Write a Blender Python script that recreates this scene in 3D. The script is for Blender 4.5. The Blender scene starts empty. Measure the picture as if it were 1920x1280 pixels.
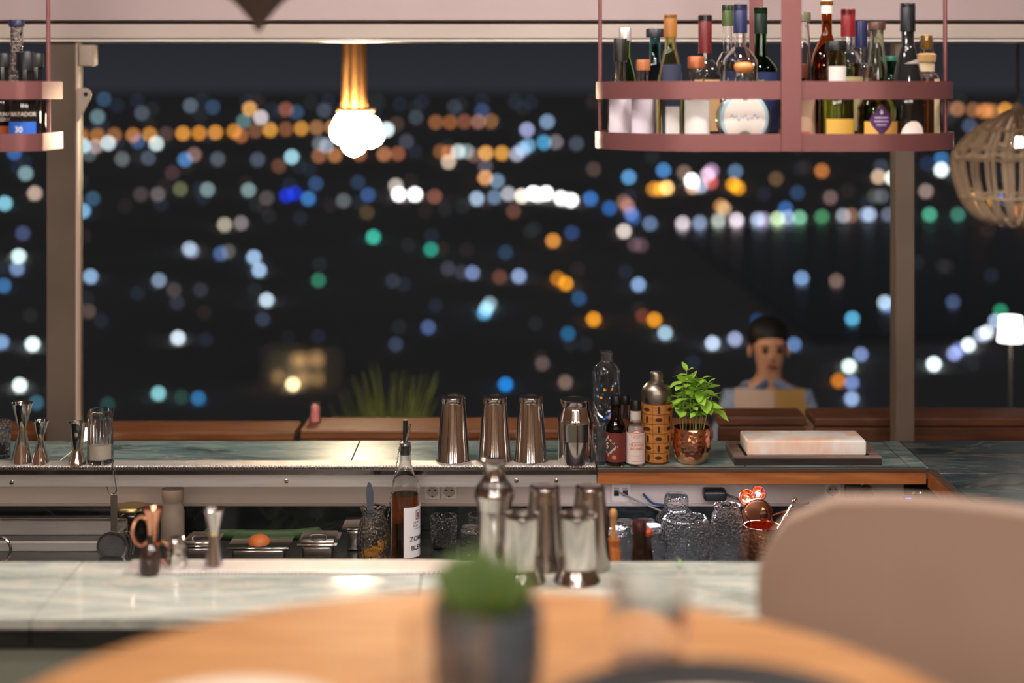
import bpy, bmesh, math, random
from mathutils import Vector, Matrix

PI = math.pi
random.seed(7)
scene = bpy.context.scene
COL = scene.collection

# ------------------------------------------------------------------ camera
F_PX = 2900.0          # focal length in pixels of the 1920 px wide frame
HOR = 175.0            # row of the horizon
CAM_Z = 2.0
cam_d = bpy.data.cameras.new('camera')
cam = bpy.data.objects.new('camera', cam_d)
COL.objects.link(cam)
cam.location = (0, 0, CAM_Z)
cam.rotation_euler = (PI / 2, 0, 0)
cam_d.sensor_width = 36.0
cam_d.lens = 36.0 * F_PX / 1920.0
cam_d.shift_y = -(640 - HOR) / 1920.0
cam_d.clip_end = 30000
cam_d.dof.use_dof = True
cam_d.dof.focus_distance = 3.98
cam_d.dof.aperture_fstop = 1.42
scene.camera = cam

# ------------------------------------------------------------------ world, exposure
vs = scene.view_settings
vs.view_transform = 'Standard'; vs.look = 'None'; vs.exposure = 0.0; vs.gamma = 1.0
vs.use_curve_mapping = False
cy = scene.cycles
cy.use_adaptive_sampling = False
cy.use_denoising = True
cy.max_bounces = 14; cy.transmission_bounces = 12; cy.glossy_bounces = 6; cy.diffuse_bounces = 4
cy.sample_clamp_indirect = 8.0
cy.blur_glossy = 0.6

w = bpy.data.worlds.new('night'); scene.world = w; w.use_nodes = True
nt = w.node_tree; nt.nodes.clear()
o_ = nt.nodes.new('ShaderNodeOutputWorld'); b_ = nt.nodes.new('ShaderNodeBackground')
tc_ = nt.nodes.new('ShaderNodeTexCoord'); sx_ = nt.nodes.new('ShaderNodeSeparateXYZ')
rp_ = nt.nodes.new('ShaderNodeValToRGB')
nt.links.new(tc_.outputs['Generated'], sx_.inputs[0]); nt.links.new(sx_.outputs['Z'], rp_.inputs[0])
nt.links.new(rp_.outputs[0], b_.inputs['Color']); nt.links.new(b_.outputs[0], o_.inputs[0])
rp_.color_ramp.elements[0].position = 0.0; rp_.color_ramp.elements[0].color = (0.026, 0.028, 0.036, 1)
rp_.color_ramp.elements[1].position = 0.05; rp_.color_ramp.elements[1].color = (0.0185, 0.0192, 0.0215, 1)
b_.inputs['Strength'].default_value = 1.0

# ------------------------------------------------------------------ lamps of the room, with added fill
def area(name, loc, size, power, col, rot=(0, 0, 0), spread=PI):
    d = bpy.data.lights.new(name, 'AREA'); d.shape = 'DISK'; d.size = size; d.energy = power; d.color = col
    d.spread = spread
    o = bpy.data.objects.new(name, d); COL.objects.link(o); o.location = loc; o.rotation_euler = rot
    return o
WARM = (1.0, 0.80, 0.62)
CEIL = 2.95
for i, x in enumerate((-0.62, 0.0, 0.62)):                      # three downlights over the front counter
    area('front_downlight', (x, 2.55, CEIL - 0.03), 0.14, 10, (1.0, 0.92, 0.86), (math.radians(14), 0, 0))
for i, x in enumerate((-1.5, -0.5, 0.5, 1.4)):                  # downlights over the working aisle
    area('aisle_downlight', (x, 3.3, CEIL - 0.03), 0.12, 12, (1.0, 0.91, 0.84), (math.radians(8), 0, 0))
for i, x in enumerate((-0.8, 0.8)):                             # over the dining tables
    area('table_downlight', (x, 1.1, CEIL - 0.03), 0.2, 9, (1.0, 0.91, 0.82), (math.radians(4), 0, 0))
area('room_downlight', (0, -1.6, CEIL - 0.03), 0.8, 90, (1.0, 0.90, 0.82))
for x in (-1.9, -0.7, 0.8, 2.0):                                # added unseen fill lamps behind the camera, brightening steel and panel
    d = bpy.data.lights.new('added_fill_lamp', 'POINT'); d.energy = 38; d.color = (1.0, 0.90, 0.81); d.shadow_soft_size = 0.14
    o = bpy.data.objects.new('added_fill_lamp', d); COL.objects.link(o); o.location = (x, -0.9, 2.25)
def strip(name, loc, sx, sy, power, col, rot):
    d = bpy.data.lights.new(name, 'AREA'); d.shape = 'RECTANGLE'; d.size = sx; d.size_y = sy; d.energy = power; d.color = col
    o = bpy.data.objects.new(name, d); COL.objects.link(o); o.location = loc; o.rotation_euler = rot
# under the counter lip: added warm panel fill, cool violet LED over the jars
strip('added_panel_strip', (-0.80, 3.992, 0.990), 2.0, 0.012, 0.6, (1.0, 0.86, 0.76), (math.radians(38), 0, 0))
strip('jar_led', (0.42, 3.985, 0.990), 0.46, 0.014, 3.6, (0.86, 0.84, 1.0), (math.radians(-12), 0, 0))

# ------------------------------------------------------------------ helpers
def P(px, py, Y):
    "a photo pixel at the distance Y"
    return Vector(((px - 960) * Y / F_PX, Y, CAM_Z - (py - HOR) * Y / F_PX))
def X(px, Y): return (px - 960) * Y / F_PX
def Zy(py, Y): return CAM_Z - (py - HOR) * Y / F_PX
def Yon(py, z): return (CAM_Z - z) * F_PX / (py - HOR)

def lin(h):
    h = h.lstrip('#')
    c = [int(h[i:i + 2], 16) / 255 for i in (0, 2, 4)]
    return tuple(v / 12.92 if v <= 0.04045 else ((v + 0.055) / 1.055) ** 2.4 for v in c)

MATS = {}
def mat(name, col=(0.5, 0.5, 0.5), rough=0.5, metal=0.0, trans=0.0, ior=1.45, emit=None, strength=0.0, spec=0.5,
        noise=None, bump=None, coat=0.0, sss=0.0, aniso=0.0):
    if name in MATS: return MATS[name]
    m = bpy.data.materials.new(name); m.use_nodes = True
    n = m.node_tree; p = n.nodes['Principled BSDF']
    if isinstance(col, str): col = lin(col)
    p.inputs['Base Color'].default_value = (*col, 1)
    p.inputs['Roughness'].default_value = rough
    p.inputs['Metallic'].default_value = metal
    p.inputs['Transmission Weight'].default_value = trans
    p.inputs['IOR'].default_value = ior
    p.inputs['Specular IOR Level'].default_value = spec
    p.inputs['Coat Weight'].default_value = coat
    if sss: p.inputs['Subsurface Weight'].default_value = sss; p.inputs['Subsurface Radius'].default_value = (0.03, 0.012, 0.008)
    if emit is not None:
        if isinstance(emit, str): emit = lin(emit)
        p.inputs['Emission Color'].default_value = (*emit, 1); p.inputs['Emission Strength'].default_value = strength
    if noise or bump:
        tc = n.nodes.new('ShaderNodeTexCoord')
    if noise:     # (scale, second colour, low, high, (stretch xyz))
        sc, c2, lo, hi, st = noise
        if isinstance(c2, str): c2 = lin(c2)
        mp = n.nodes.new('ShaderNodeMapping'); mp.inputs['Scale'].default_value = st
        nz = n.nodes.new('ShaderNodeTexNoise'); nz.inputs['Scale'].default_value = sc; nz.inputs['Detail'].default_value = 6
        rp = n.nodes.new('ShaderNodeValToRGB')
        rp.color_ramp.elements[0].position = lo; rp.color_ramp.elements[0].color = (*col, 1)
        rp.color_ramp.elements[1].position = hi; rp.color_ramp.elements[1].color = (*c2, 1)
        n.links.new(tc.outputs['Object'], mp.inputs[0]); n.links.new(mp.outputs[0], nz.inputs['Vector'])
        n.links.new(nz.outputs['Fac'], rp.inputs[0]); n.links.new(rp.outputs[0], p.inputs['Base Color'])
    if bump:      # (scale, strength, kind)
        sc, stg, kind = bump
        if kind == 'noise':
            t = n.nodes.new('ShaderNodeTexNoise'); t.inputs['Scale'].default_value = sc; out = t.outputs['Fac']
        else:
            t = n.nodes.new('ShaderNodeTexVoronoi'); t.inputs['Scale'].default_value = sc; out = t.outputs['Distance']
        bp = n.nodes.new('ShaderNodeBump'); bp.inputs['Strength'].default_value = stg; bp.inputs['Distance'].default_value = 0.002
        n.links.new(tc.outputs['Object'], t.inputs['Vector']); n.links.new(out, bp.inputs['Height'])
        n.links.new(bp.outputs[0], p.inputs['Normal'])
    MATS[name] = m
    return m

def marble(name, dark, mid, vein, rough, scale=3.0):
    if name in MATS: return MATS[name]
    m = bpy.data.materials.new(name); m.use_nodes = True
    n = m.node_tree; p = n.nodes['Principled BSDF']; L = n.links.new
    tc = n.nodes.new('ShaderNodeTexCoord'); mp = n.nodes.new('ShaderNodeMapping')
    mp.inputs['Scale'].default_value = (0.55, 2.2, 1.0); mp.inputs['Rotation'].default_value = (0, 0, 0.18)
    n1 = n.nodes.new('ShaderNodeTexNoise'); n1.inputs['Scale'].default_value = scale; n1.inputs['Detail'].default_value = 8
    n1.inputs['Roughness'].default_value = 0.68; n1.inputs['Distortion'].default_value = 1.6
    n2 = n.nodes.new('ShaderNodeTexNoise'); n2.inputs['Scale'].default_value = scale * 1.3; n2.inputs['Detail'].default_value = 5
    n2.inputs['Distortion'].default_value = 2.5
    r1 = n.nodes.new('ShaderNodeValToRGB'); r2 = n.nodes.new('ShaderNodeValToRGB'); mx = n.nodes.new('ShaderNodeMix'); mx.data_type = 'RGBA'
    r1.color_ramp.elements[0].position = 0.36; r1.color_ramp.elements[0].color = (*lin(dark), 1)
    r1.color_ramp.elements[1].position = 0.66; r1.color_ramp.elements[1].color = (*lin(mid), 1)
    e = r2.color_ramp.elements
    e[0].position = 0.46; e[0].color = (0, 0, 0, 1); e[1].position = 0.5; e[1].color = (0.6, 0.6, 0.6, 1)
    x = e.new(0.54); x.color = (0, 0, 0, 1)
    L(tc.outputs['Object'], mp.inputs[0]); L(mp.outputs[0], n1.inputs['Vector']); L(mp.outputs[0], n2.inputs['Vector'])
    L(n1.outputs['Fac'], r1.inputs[0]); L(n2.outputs['Fac'], r2.inputs[0])
    L(r2.outputs[0], mx.inputs[0]); L(r1.outputs[0], mx.inputs[6]); mx.inputs[7].default_value = (*lin(vein), 1)
    L(mx.outputs[2], p.inputs['Base Color']); p.inputs['Roughness'].default_value = rough
    MATS[name] = m
    return m

def wood(name, c1, c2, rough=0.45, scale=6.0, stretch=(1, 12, 12), coat=0.0):
    return mat(name, c1, rough, noise=(scale, c2, 0.35, 0.68, stretch), coat=coat)

class MB:
    "collects shapes; build() links them as one mesh object"
    def __init__(s): s.v = []; s.f = []
    def add(s, v, f):
        o = len(s.v); s.v += [tuple(p) for p in v]; s.f += [tuple(i + o for i in q) for q in f]; return s
    def box(s, lo, hi, bev=0.0, rot=None, seg=2):
        bm = bmesh.new(); bmesh.ops.create_cube(bm, size=1.0)
        c = [(a + b) / 2 for a, b in zip(lo, hi)]; d = [abs(b - a) for a, b in zip(lo, hi)]
        for v in bm.verts: v.co = Vector((v.co.x * d[0], v.co.y * d[1], v.co.z * d[2]))
        if bev: bmesh.ops.bevel(bm, geom=bm.edges[:], offset=min(bev, min(d) * 0.45), segments=seg, profile=0.5, affect='EDGES')
        for v in bm.verts:
            if rot is not None: v.co = rot @ v.co
            v.co = v.co + Vector(c)
        bm.verts.index_update()
        s.add([v.co[:] for v in bm.verts], [[v.index for v in f.verts] for f in bm.faces]); bm.free(); return s
    def lathe(s, prof, seg=32, c=(0, 0, 0), sy=1.0, a0=0.0, a1=None, ripple=None):
        full = a1 is None
        if full: a1 = a0 + 2 * PI
        n = seg if full else seg + 1
        v = []; f = []
        for r, z in prof:
            for i in range(n):
                a = a0 + (a1 - a0) * i / seg
                rr = r * (1 + (ripple(a, z) if ripple and r > 1e-5 else 0))
                v.append((c[0] + rr * math.cos(a), c[1] + rr * math.sin(a) * sy, c[2] + z))
        for j in range(len(prof) - 1):
            for i in range(seg):
                k = (i + 1) % n if full else i + 1
                q = (j * n + i, j * n + k, (j + 1) * n + k, (j + 1) * n + i)
                if prof[j][0] < 1e-6 and prof[j + 1][0] < 1e-6: continue
                f.append(q)
        s.add(v, f); return s
    def tube(s, pts, r, seg=8, closed=False):
        pts = [Vector(p) for p in pts]; n = len(pts)
        rr = r if isinstance(r, (list, tuple)) else [r] * n
        v = []; f = []
        up = None
        for i, p in enumerate(pts):
            a = pts[(i - 1) % n] if (closed or i > 0) else p
            b = pts[(i + 1) % n] if (closed or i < n - 1) else p
            t = (b - a).normalized()
            if up is None:
                up = t.orthogonal().normalized()
            up = (up - t * up.dot(t))
            up = up.normalized() if up.length > 1e-6 else t.orthogonal().normalized()
            sd = t.cross(up)
            for k in range(seg):
                g = 2 * PI * k / seg
                v.append(p + (up * math.cos(g) + sd * math.sin(g)) * rr[i])
        m = n if closed else n - 1
        for i in range(m):
            for k in range(seg):
                f.append((i * seg + k, i * seg + (k + 1) % seg, ((i + 1) % n) * seg + (k + 1) % seg, ((i + 1) % n) * seg + k))
        if not closed:
            f.append(tuple(range(seg - 1, -1, -1))); f.append(tuple((n - 1) * seg + k for k in range(seg)))
        s.add(v, f); return s
    def prism(s, outline, z0, z1):
        "outline [(x,y)] extruded along z"
        n = len(outline)
        v = [(x, y, z0) for x, y in outline] + [(x, y, z1) for x, y in outline]
        f = [tuple(range(n - 1, -1, -1)), tuple(range(n, 2 * n))]
        f += [(i, (i + 1) % n, n + (i + 1) % n, n + i) for i in range(n)]
        s.add(v, f); return s
    def ball(s, c, r, seg=16, rings=10):
        if not isinstance(r, (tuple, list)): r = (r, r, r)
        v = []; f = []
        for j in range(rings + 1):
            t = PI * j / rings
            for i in range(seg):
                a = 2 * PI * i / seg
                v.append((c[0] + r[0] * math.sin(t) * math.cos(a), c[1] + r[1] * math.sin(t) * math.sin(a), c[2] + r[2] * math.cos(t)))
        for j in range(rings):
            for i in range(seg):
                f.append((j * seg + i, (j + 1) * seg + i, (j + 1) * seg + (i + 1) % seg, j * seg + (i + 1) % seg))
        s.add(v, f); return s
    def xf(s, M):
        s.v = [tuple(M @ Vector(p)) for p in s.v]; return s
    def mesh(s, name, smooth=True, angle=40):
        me = bpy.data.meshes.new(name)
        me.from_pydata(s.v, [], s.f)
        bm = bmesh.new(); bm.from_mesh(me)
        bmesh.ops.remove_doubles(bm, verts=bm.verts[:], dist=1e-6)
        bmesh.ops.recalc_face_normals(bm, faces=bm.faces[:])
        if smooth:
            for f in bm.faces: f.smooth = True
            for e in bm.edges:
                if len(e.link_faces) == 2 and e.calc_face_angle(0) > math.radians(angle): e.smooth = False
        bm.to_mesh(me); bm.free(); me.update()
        return me
    def build(s, name, m, parent=None, loc=(0, 0, 0), smooth=True, angle=40, rot=(0, 0, 0)):
        return link(name, s.mesh(name, smooth, angle), m, parent, loc, rot)

def link(name, me, m=None, parent=None, loc=(0, 0, 0), rot=(0, 0, 0)):
    if m is not None:
        if isinstance(m, str): m = MATS[m]
        me.materials.clear(); me.materials.append(m)
    o = bpy.data.objects.new(name, me); COL.objects.link(o)
    if parent is not None: o.parent = parent
    o.location = loc; o.rotation_euler = rot
    return o

def tag(o, label=None, cat=None, group=None, kind=None):
    if label: o['label'] = label
    if cat: o['category'] = cat
    if group: o['group'] = group
    if kind: o['kind'] = kind
    return o
def thing(name, label, cat, loc=(0, 0, 0), rz=0.0, group=None):
    o = bpy.data.objects.new(name, None); COL.objects.link(o)
    o.empty_display_size = 0.02; o.location = loc; o.rotation_euler = (0, 0, rz)
    return tag(o, label, cat, group)
def struct(o): o['kind'] = 'structure'; return o
def copy_thing(src, loc, label, rz=None):
    r = src.copy(); COL.objects.link(r); r.location = loc; r['label'] = label
    if rz is not None: r.rotation_euler = (0, 0, rz)
    for ch in list(src.children):
        c = ch.copy(); COL.objects.link(c); c.parent = r
        for g in list(ch.children):
            d = g.copy(); COL.objects.link(d); d.parent = c
    return r

def text_mesh(body, size, align='CENTER', extrude=0.0002, bold=0.0, shear=0.0):
    cu = bpy.data.curves.new('lettering', 'FONT'); cu.body = body; cu.size = size; cu.align_x = align
    cu.extrude = extrude; cu.offset = bold; cu.shear = shear; cu.resolution_u = 3
    ob = bpy.data.objects.new('lettering', cu); COL.objects.link(ob)
    dg = bpy.context.evaluated_depsgraph_get(); dg.update()
    me = bpy.data.meshes.new_from_object(ob.evaluated_get(dg))
    bpy.data.objects.remove(ob); bpy.data.curves.remove(cu)
    return me
def wrap_text(name, body, size, m, parent, R, z, ang=0.0, **k):
    "lettering standing on a cylinder of radius R about the parent's axis; ang = 0 faces the camera"
    me = text_mesh(body, size, **k)
    for v in me.vertices:
        a = ang + v.co.x / R; rr = R + v.co.z
        v.co = Vector((rr * math.sin(a), -rr * math.cos(a), z + v.co.y))
    return link(name, me, m, parent)
def patch(R, z0, z1, a0, a1, t=0.0005, seg=24):
    "a thin label bent round a cylinder; angles measured from the camera side, in degrees"
    b = MB(); A0 = math.radians(a0 - 90); A1 = math.radians(a1 - 90)
    n = seg + 1; v = []; f = []
    for r in (R, R + t):
        for z in (z0, z1):
            for i in range(n):
                a = A0 + (A1 - A0) * i / seg
                v.append((r * math.cos(a), r * math.sin(a), z))
    for i in range(seg):
        f.append((2 * n + i, 2 * n + i + 1, 3 * n + i + 1, 3 * n + i))
        f.append((i, n + i, n + i + 1, i + 1))
        f.append((i, i + 1, 2 * n + i + 1, 2 * n + i)); f.append((n + i, 3 * n + i, 3 * n + i + 1, n + i + 1))
    f.append((0, 2 * n, 3 * n, n)); f.append((seg, n + seg, 3 * n + seg, 2 * n + seg))
    return b.add(v, f)
def shell(outer, t=0.0025, tb=None):
    "closed profile of a vessel wall from its outer profile (bottom to top)"
    tb = tb or t * 1.6
    inn = [(max(r - t, 0.0005), max(z, outer[0][1] + tb)) for r, z in outer if r > 1e-6]
    return [(0, outer[0][1])] + [p for p in outer if p[0] > 1e-6] + inn[::-1] + [(0, outer[0][1] + tb)]
def fill(outer, level, t=0.0029, tb=0.0045):
    pr = [(max(r - t, 0.0005), max(z, outer[0][1] + tb)) for r, z in outer if r > 1e-6]
    out = [(0, outer[0][1] + tb)]
    for i, (r, z) in enumerate(pr):
        if z <= level: out.append((r, z))
        else:
            r0, z0 = pr[i - 1]; k = (level - z0) / max(z - z0, 1e-6); out.append((r0 + (r - r0) * k, level)); break
    out.append((0, out[-1][1]))
    return out
def sm(pts, n=4):
    "catmull-rom through profile points"
    out = []
    for i in range(len(pts) - 1):
        p0 = pts[max(i - 1, 0)]; p1 = pts[i]; p2 = pts[i + 1]; p3 = pts[min(i + 2, len(pts) - 1)]
        for k in range(n):
            t = k / n
            out.append(tuple(0.5 * ((2 * b) + (-a + c) * t + (2 * a - 5 * b + 4 * c - d) * t * t + (-a + 3 * b - 3 * c + d) * t ** 3)
                             for a, b, c, d in zip(p0, p1, p2, p3)))
    out.append(tuple(pts[-1])); return [(max(r, 0), z) for r, z in out] if len(pts[0]) == 2 else out

# ------------------------------------------------------------------ materials
STEEL = mat('polished_steel', (0.72, 0.69, 0.66), 0.10, 1.0)
STEEL2 = mat('satin_steel', (0.60, 0.56, 0.53), 0.17, 1.0)
BRUSH = mat('brushed_steel', (0.66, 0.61, 0.58), 0.36, 0.6, noise=(40, (0.52, 0.48, 0.45), 0.3, 0.75, (0.15, 3, 3)))
PERF = mat('perforated_mat_steel', (0.74, 0.69, 0.66), 0.42, 0.7, bump=(330, 0.5, 'voronoi'))
COPPER = mat('polished_copper', (0.88, 0.43, 0.27), 0.14, 1.0)
COPPERH = mat('hammered_copper', (0.88, 0.42, 0.26), 0.17, 1.0, bump=(95, 0.55, 'voronoi'))
STEELH = mat('hammered_steel', (0.70, 0.67, 0.64), 0.16, 1.0, bump=(120, 0.5, 'voronoi'))
GLASS = mat('clear_glass', (1, 1, 1), 0.02, trans=1.0, ior=1.46)
GLASSC = mat('cut_glass', (1, 1, 1), 0.03, trans=1.0, ior=1.48, bump=(150, 0.9, 'voronoi'))
MARB = marble('green_marble', '2c444a', '7d9a97', 'aaa18f', 0.28, 4.5)
MARBR = marble('dark_blue_marble', '1e2b31', '42565b', '7d6f62', 0.22)
MARBF = marble('pale_green_marble', '86908a', 'd4d5ca', 'cfbfaa', 0.06, 3.6)
MARBD = marble('dark_marble', '0d1112', '1e2422', '2c2f2a', 0.25)
BLACK = mat('black_plastic', (0.012, 0.012, 0.013), 0.35)
WOODF = wood('oak_fascia', '96552a', 'b5713c', 0.42)
TABLEW = wood('table_oak', 'b87a40', 'd89c60', 0.55, 5, (1.2, 9, 6))
DARKW = wood('dark_bench_wood', '4a2a1b', '6b3f28', 0.45, 5)
BENCHW = wood('bench_wood', '6a3e24', '8a5834', 0.36, 5)
WALLP = mat('white_wall_panel', 'b9a89c', 0.5)
FRAME = mat('beige_painted_frame', '6c5c50', 0.5, noise=(3, '625348', 0.4, 0.6, (1, 1, 1)))
CREAM = mat('cream_beam_paint', 'cbbcb2', 0.45, noise=(5, 'c0b0a6', 0.45, 0.7, (0.3, 1, 1)))
FASCIA = mat('mauve_fascia_paint', 'c3aeae', 0.5)
ROSE = mat('dusty_rose_metal', '855555', 0.36, 0.45)
# ================================================================== the room
WX = 4.2
struct(MB().box((-WX, -4.0, -0.32), (WX, 4.78, -0.22)).build('floor', mat('dark_floor', '5a4a40', 0.5), smooth=False))
struct(MB().box((-WX, -4.0, CEIL), (WX, 4.78, CEIL + 0.08)).build('ceiling', mat('ceiling_paint', '8f7a6e', 0.7), smooth=False))
struct(MB().box((-WX - 0.1, -4.0, -0.22), (-WX, 4.78, CEIL)).build('wall_left', mat('left_wall', '8c6c56', 0.7), smooth=False))
struct(MB().box((WX, -4.0, -0.22), (WX + 0.1, 4.78, CEIL)).build('wall_right', mat('right_wall', '8c6c56', 0.7), smooth=False))
struct(MB().box((-WX, -4.1, -0.22), (WX, -4.0, CEIL)).build('wall_back', mat('rear_wall', 'b08c70', 0.7), smooth=False))
struct(MB().box((-WX, -4.0, -0.22), (WX, 2.45, 0.36)).build('floor_platform', mat('dark_floor'), smooth=False))
# head of the long window
YW = 4.70
zb = Zy(78, YW); zg = Zy(45, YW); zu = Zy(38.5, YW)
hd = MB().box((-WX, YW, zb + 0.010), (WX, YW + 0.10, zg), 0.002).build('trim_1', CREAM, smooth=False); struct(hd)
struct(MB().box((-WX, YW - 0.006, zb), (WX, YW + 0.10, zb + 0.0065), 0.001).build('trim_2', mat('white_edge_strip', 'efe6df', 0.35), smooth=False))
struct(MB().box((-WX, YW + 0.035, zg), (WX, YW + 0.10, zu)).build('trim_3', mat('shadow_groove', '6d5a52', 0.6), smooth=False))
struct(MB().box((-WX, YW - 0.02, zu), (WX, YW + 0.10, CEIL), 0.002).build('wall_front', FASCIA, smooth=False))
# window posts
def post(name, x0, x1, Y, edge=True):
    a = X(x0, Y); b = X(x1, Y)
    o = MB().box((a, Y, 0.55), (b, Y + 0.075, zb), 0.003).build(name, FRAME, smooth=False); struct(o)
    if edge:
        MB().box((b - 0.001, Y - 0.004, 0.55), (b + 0.005, Y + 0.03, zb), 0.001).build('lit_edge_strip', mat('lit_edge_paint', 'cbb6a6', 0.4), o, smooth=False)  # the post's lit edge, put into the colour as a pale strip
    return o
pl = post('window_1', 86.5, 143, YW + 0.012)
pr = post('window_2', 1680, 1715, YW + 0.012, False)
struct(MB().box((-WX, YW + 0.0, -0.22), (WX, YW + 0.10, 0.60)).build('wall_sill', DARKW, smooth=False))
# latch block and bracket on the near post
lb = thing('window_latch', 'cream block latch high on the window post beside the small bottle shelf', 'latch', P(160, 124, YW))
q = YW / F_PX
MB().box((-0.021, 0, 0), (0.020, 0.05, 40 * q), 0.004).build('block', mat('cream_latch', 'b7a596', 0.45), lb)
MB().box((0.018, 0.004, 0.004), (0.026, 0.046, 40 * q), 0.002).build('side_flap', mat('cream_latch'), lb)
br = thing('hinge_bracket', 'tapered cream metal bracket with one hole on the window post', 'bracket', P(146, 228, YW))
out = [(0, 0), (0.003, 0), (25 * q, 44 * q), (26 * q, 55 * q), (22 * q, 61 * q), (16 * q, 63 * q), (0, 63 * q)]
b = MB().prism(out, 0, 0.006); b.xf(Matrix.Rotation(PI / 2, 4, 'X')).build('plate', mat('cream_latch'), br, smooth=False)
MB().lathe([(0, 0), (0.0065, 0), (0.0065, 0.002), (0, 0.002)], 16).xf(Matrix.Translation((16 * q, -0.006, 51 * q)) @ Matrix.Rotation(PI / 2, 4, 'X')).build('hole', BLACK, br)

# ================================================================== the bar counters
CT = CAM_Z - 0.959            # counter top height (1.041)
YF, YB = 3.96, 4.272
def tile(parent, x0, x1, y0, y1, m, z=CT, t=0.03, g=0.0010):
    return MB().box((x0 + g, y0 + g, z - t), (x1 - g, y1 - g, z), 0.0012, seg=1).build('marble_tile', m, parent, smooth=False)
XS = X(1120, YF); XI = X(1743, YF)
bc = thing('back_counter', 'dark green marble back counter with steel and wood front edge', 'counter')
ends = [-2.6, -1.95, -1.18, -0.42, XS]
for a, b in zip(ends[:-1], ends[1:]): tile(bc, a, b, YF + 0.062, YB, MARB)
mid = [XS, X(1398, 3.98), X(1708, YF), XI]
for a, b in zip(mid[:-1], mid[1:]): tile(bc, a, b, YF + 0.004, YB, MARB)
for a, b in ((XI, 1.75), (1.75, 2.4)): tile(bc, a, b, Yon(887, CT), YB, MARBR)
# the wing that turns towards the room
wing = thing('counter_wing', 'dark blue marble counter wing turning the corner with wood inner edge', 'counter')
yt = Yon(887, CT)
for y0, y1 in ((3.45, yt), (3.171, 3.45)):
    for a, b in ((XI + 0.012, 1.75), (1.75, 2.4)): tile(wing, a, b, y0, y1, MARBR)
MB().box((XI - 0.006, 3.171, CT - 0.048), (XI + 0.010, YF - 0.004, CT - 0.004), 0.001).build('wood_edge', WOODF, wing, smooth=False)
MB().box((XI - 0.008, 3.171, CT - 0.0038), (XI + 0.0115, YF - 0.004, CT + 0.0005), 0.001).build('metal_lip', mat('bronze_lip', '6b5b50', 0.35, 0.6), wing, smooth=False)
MB().box((XI + 0.02, 3.18, 0.02), (2.38, 3.90, CT - 0.032)).build('cabinet', mat('dark_cabinet', '1c1a19', 0.6), wing, smooth=False)
# steel drip edge on the long part
MB().box((-2.6, YF + 0.004, CT - 0.03), (XS - 0.002, YF + 0.060, CT - 0.0015), 0.001).build('steel_ledge', BRUSH, bc, smooth=False)
pf = [(0, 0), (0.004, 0.0), (0.006, -0.004), (0.004, -0.0115), (0, -0.0125)]
b = MB(); v = []; f = []
for xx in (-2.6, XS - 0.002):
    for yy, zz in ((0.012, 0), (-0.001, 0), (-0.006, -0.004), (-0.004, -0.0150), (0.012, -0.0150)): v.append((xx, YF + yy, CT + zz - 0.0005))
n = 5
f = [(i, (i + 1) % n, n + (i + 1) % n, n + i) for i in range(n)] + [tuple(range(n)), tuple(range(n, 2 * n))]
MB().add(v, f).build('steel_nosing', mat('nosing_steel', (0.55, 0.5, 0.47), 0.16, 1.0), bc, smooth=False)
fas = MB().box((-2.6, YF + 0.001, Zy(913, YF)), (XS - 0.002, YF + 0.012, CT - 0.0165), 0.001).build('steel_fascia', BRUSH, bc, smooth=False)
for sxp, syp in ((22, 904), (537, 902), (968, 901), (1043, 901)):
    p = P(sxp, syp, YF)
    MB().lathe([(0, 0.0), (0.006, 0.0), (0.0055, 0.0018), (0.002, 0.0028), (0, 0.0028)], 14).xf(Matrix.Translation((p.x, YF + 0.001, p.z)) @ Matrix.Rotation(PI / 2, 4, 'X')).build('screw', STEEL, fas)
MB().box((XS, YF + 0.001, Zy(908, YF)), (XI - 0.008, YF + 0.014, Zy(884.5, YF)), 0.001).build('wood_fascia', WOODF, bc, smooth=False)
MB().box((XS, YF - 0.003, Zy(884, YF)), (XI - 0.008, YF + 0.014, CT + 0.0004), 0.001).build('metal_lip', mat('bronze_lip'), bc, smooth=False)
MB().box((-2.6, 4.2, 0.60), (2.4, 4.27, CT - 0.031)).build('rear_panel', mat('dark_cabinet'), bc, smooth=False)

# the white panel with sockets below the counter, the dark splash back and the lower worktop
WT = 0.82
pn = thing('socket_panel', 'off-white wall strip with sockets under the back counter', 'panel')
MB().box((-2.6, 4.185, Zy(945, 4.185)), (1.06, 4.199, CT - 0.032), 0.001).build('strip', WALLP, pn, smooth=False)
MB().box((-2.6, 4.180, Zy(946, 4.18) - 0.004), (1.06, 4.190, Zy(944, 4.18)), 0.001).build('bottom_rail', mat('panel_rail', 'a3958c', 0.4), pn, smooth=False)
YP = 4.184
def socket(px, py, lab):
    t = thing('wall_socket', lab, 'socket', (X(px, YP), YP, Zy(py, YP)), group='round wall sockets under the back counter')
    R = Matrix.Rotation(PI / 2, 4, 'X')
    MB().box((-0.021, -0.004, -0.021), (0.021, 0, 0.021), 0.002).build('plate', mat('socket_white', 'c9bcb2', 0.35), t)
    MB().lathe([(0.0155, 0.004), (0.019, 0.004), (0.019, 0.0055), (0.0175, 0.0062), (0.0155, 0.0055)], 28).xf(R).build('rim', mat('socket_white'), t)
    MB().lathe([(0, 0.004), (0.0155, 0.004), (0.0155, 0.0043), (0, 0.0043)], 28).xf(R).build('well', mat('socket_grey', '9d9189', 0.4), t)
    for dx in (-0.0075, 0.0075):
        MB().lathe([(0, 0.0043), (0.0026, 0.0043), (0.0026, 0.0050), (0, 0.0050)], 10).xf(Matrix.Translation((dx, 0, 0.004)) @ R).build('pin_hole', BLACK, t)
    MB().box((-0.0028, -0.0055, -0.017), (0.0028, -0.004, -0.011), 0.001).build('earth_clip', BLACK, t)
    return t
socket(811, 921, 'round wall socket nearest the amber blend bottle')
socket(842, 921, 'round wall socket beside the tall shaker, next to its twin')
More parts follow.
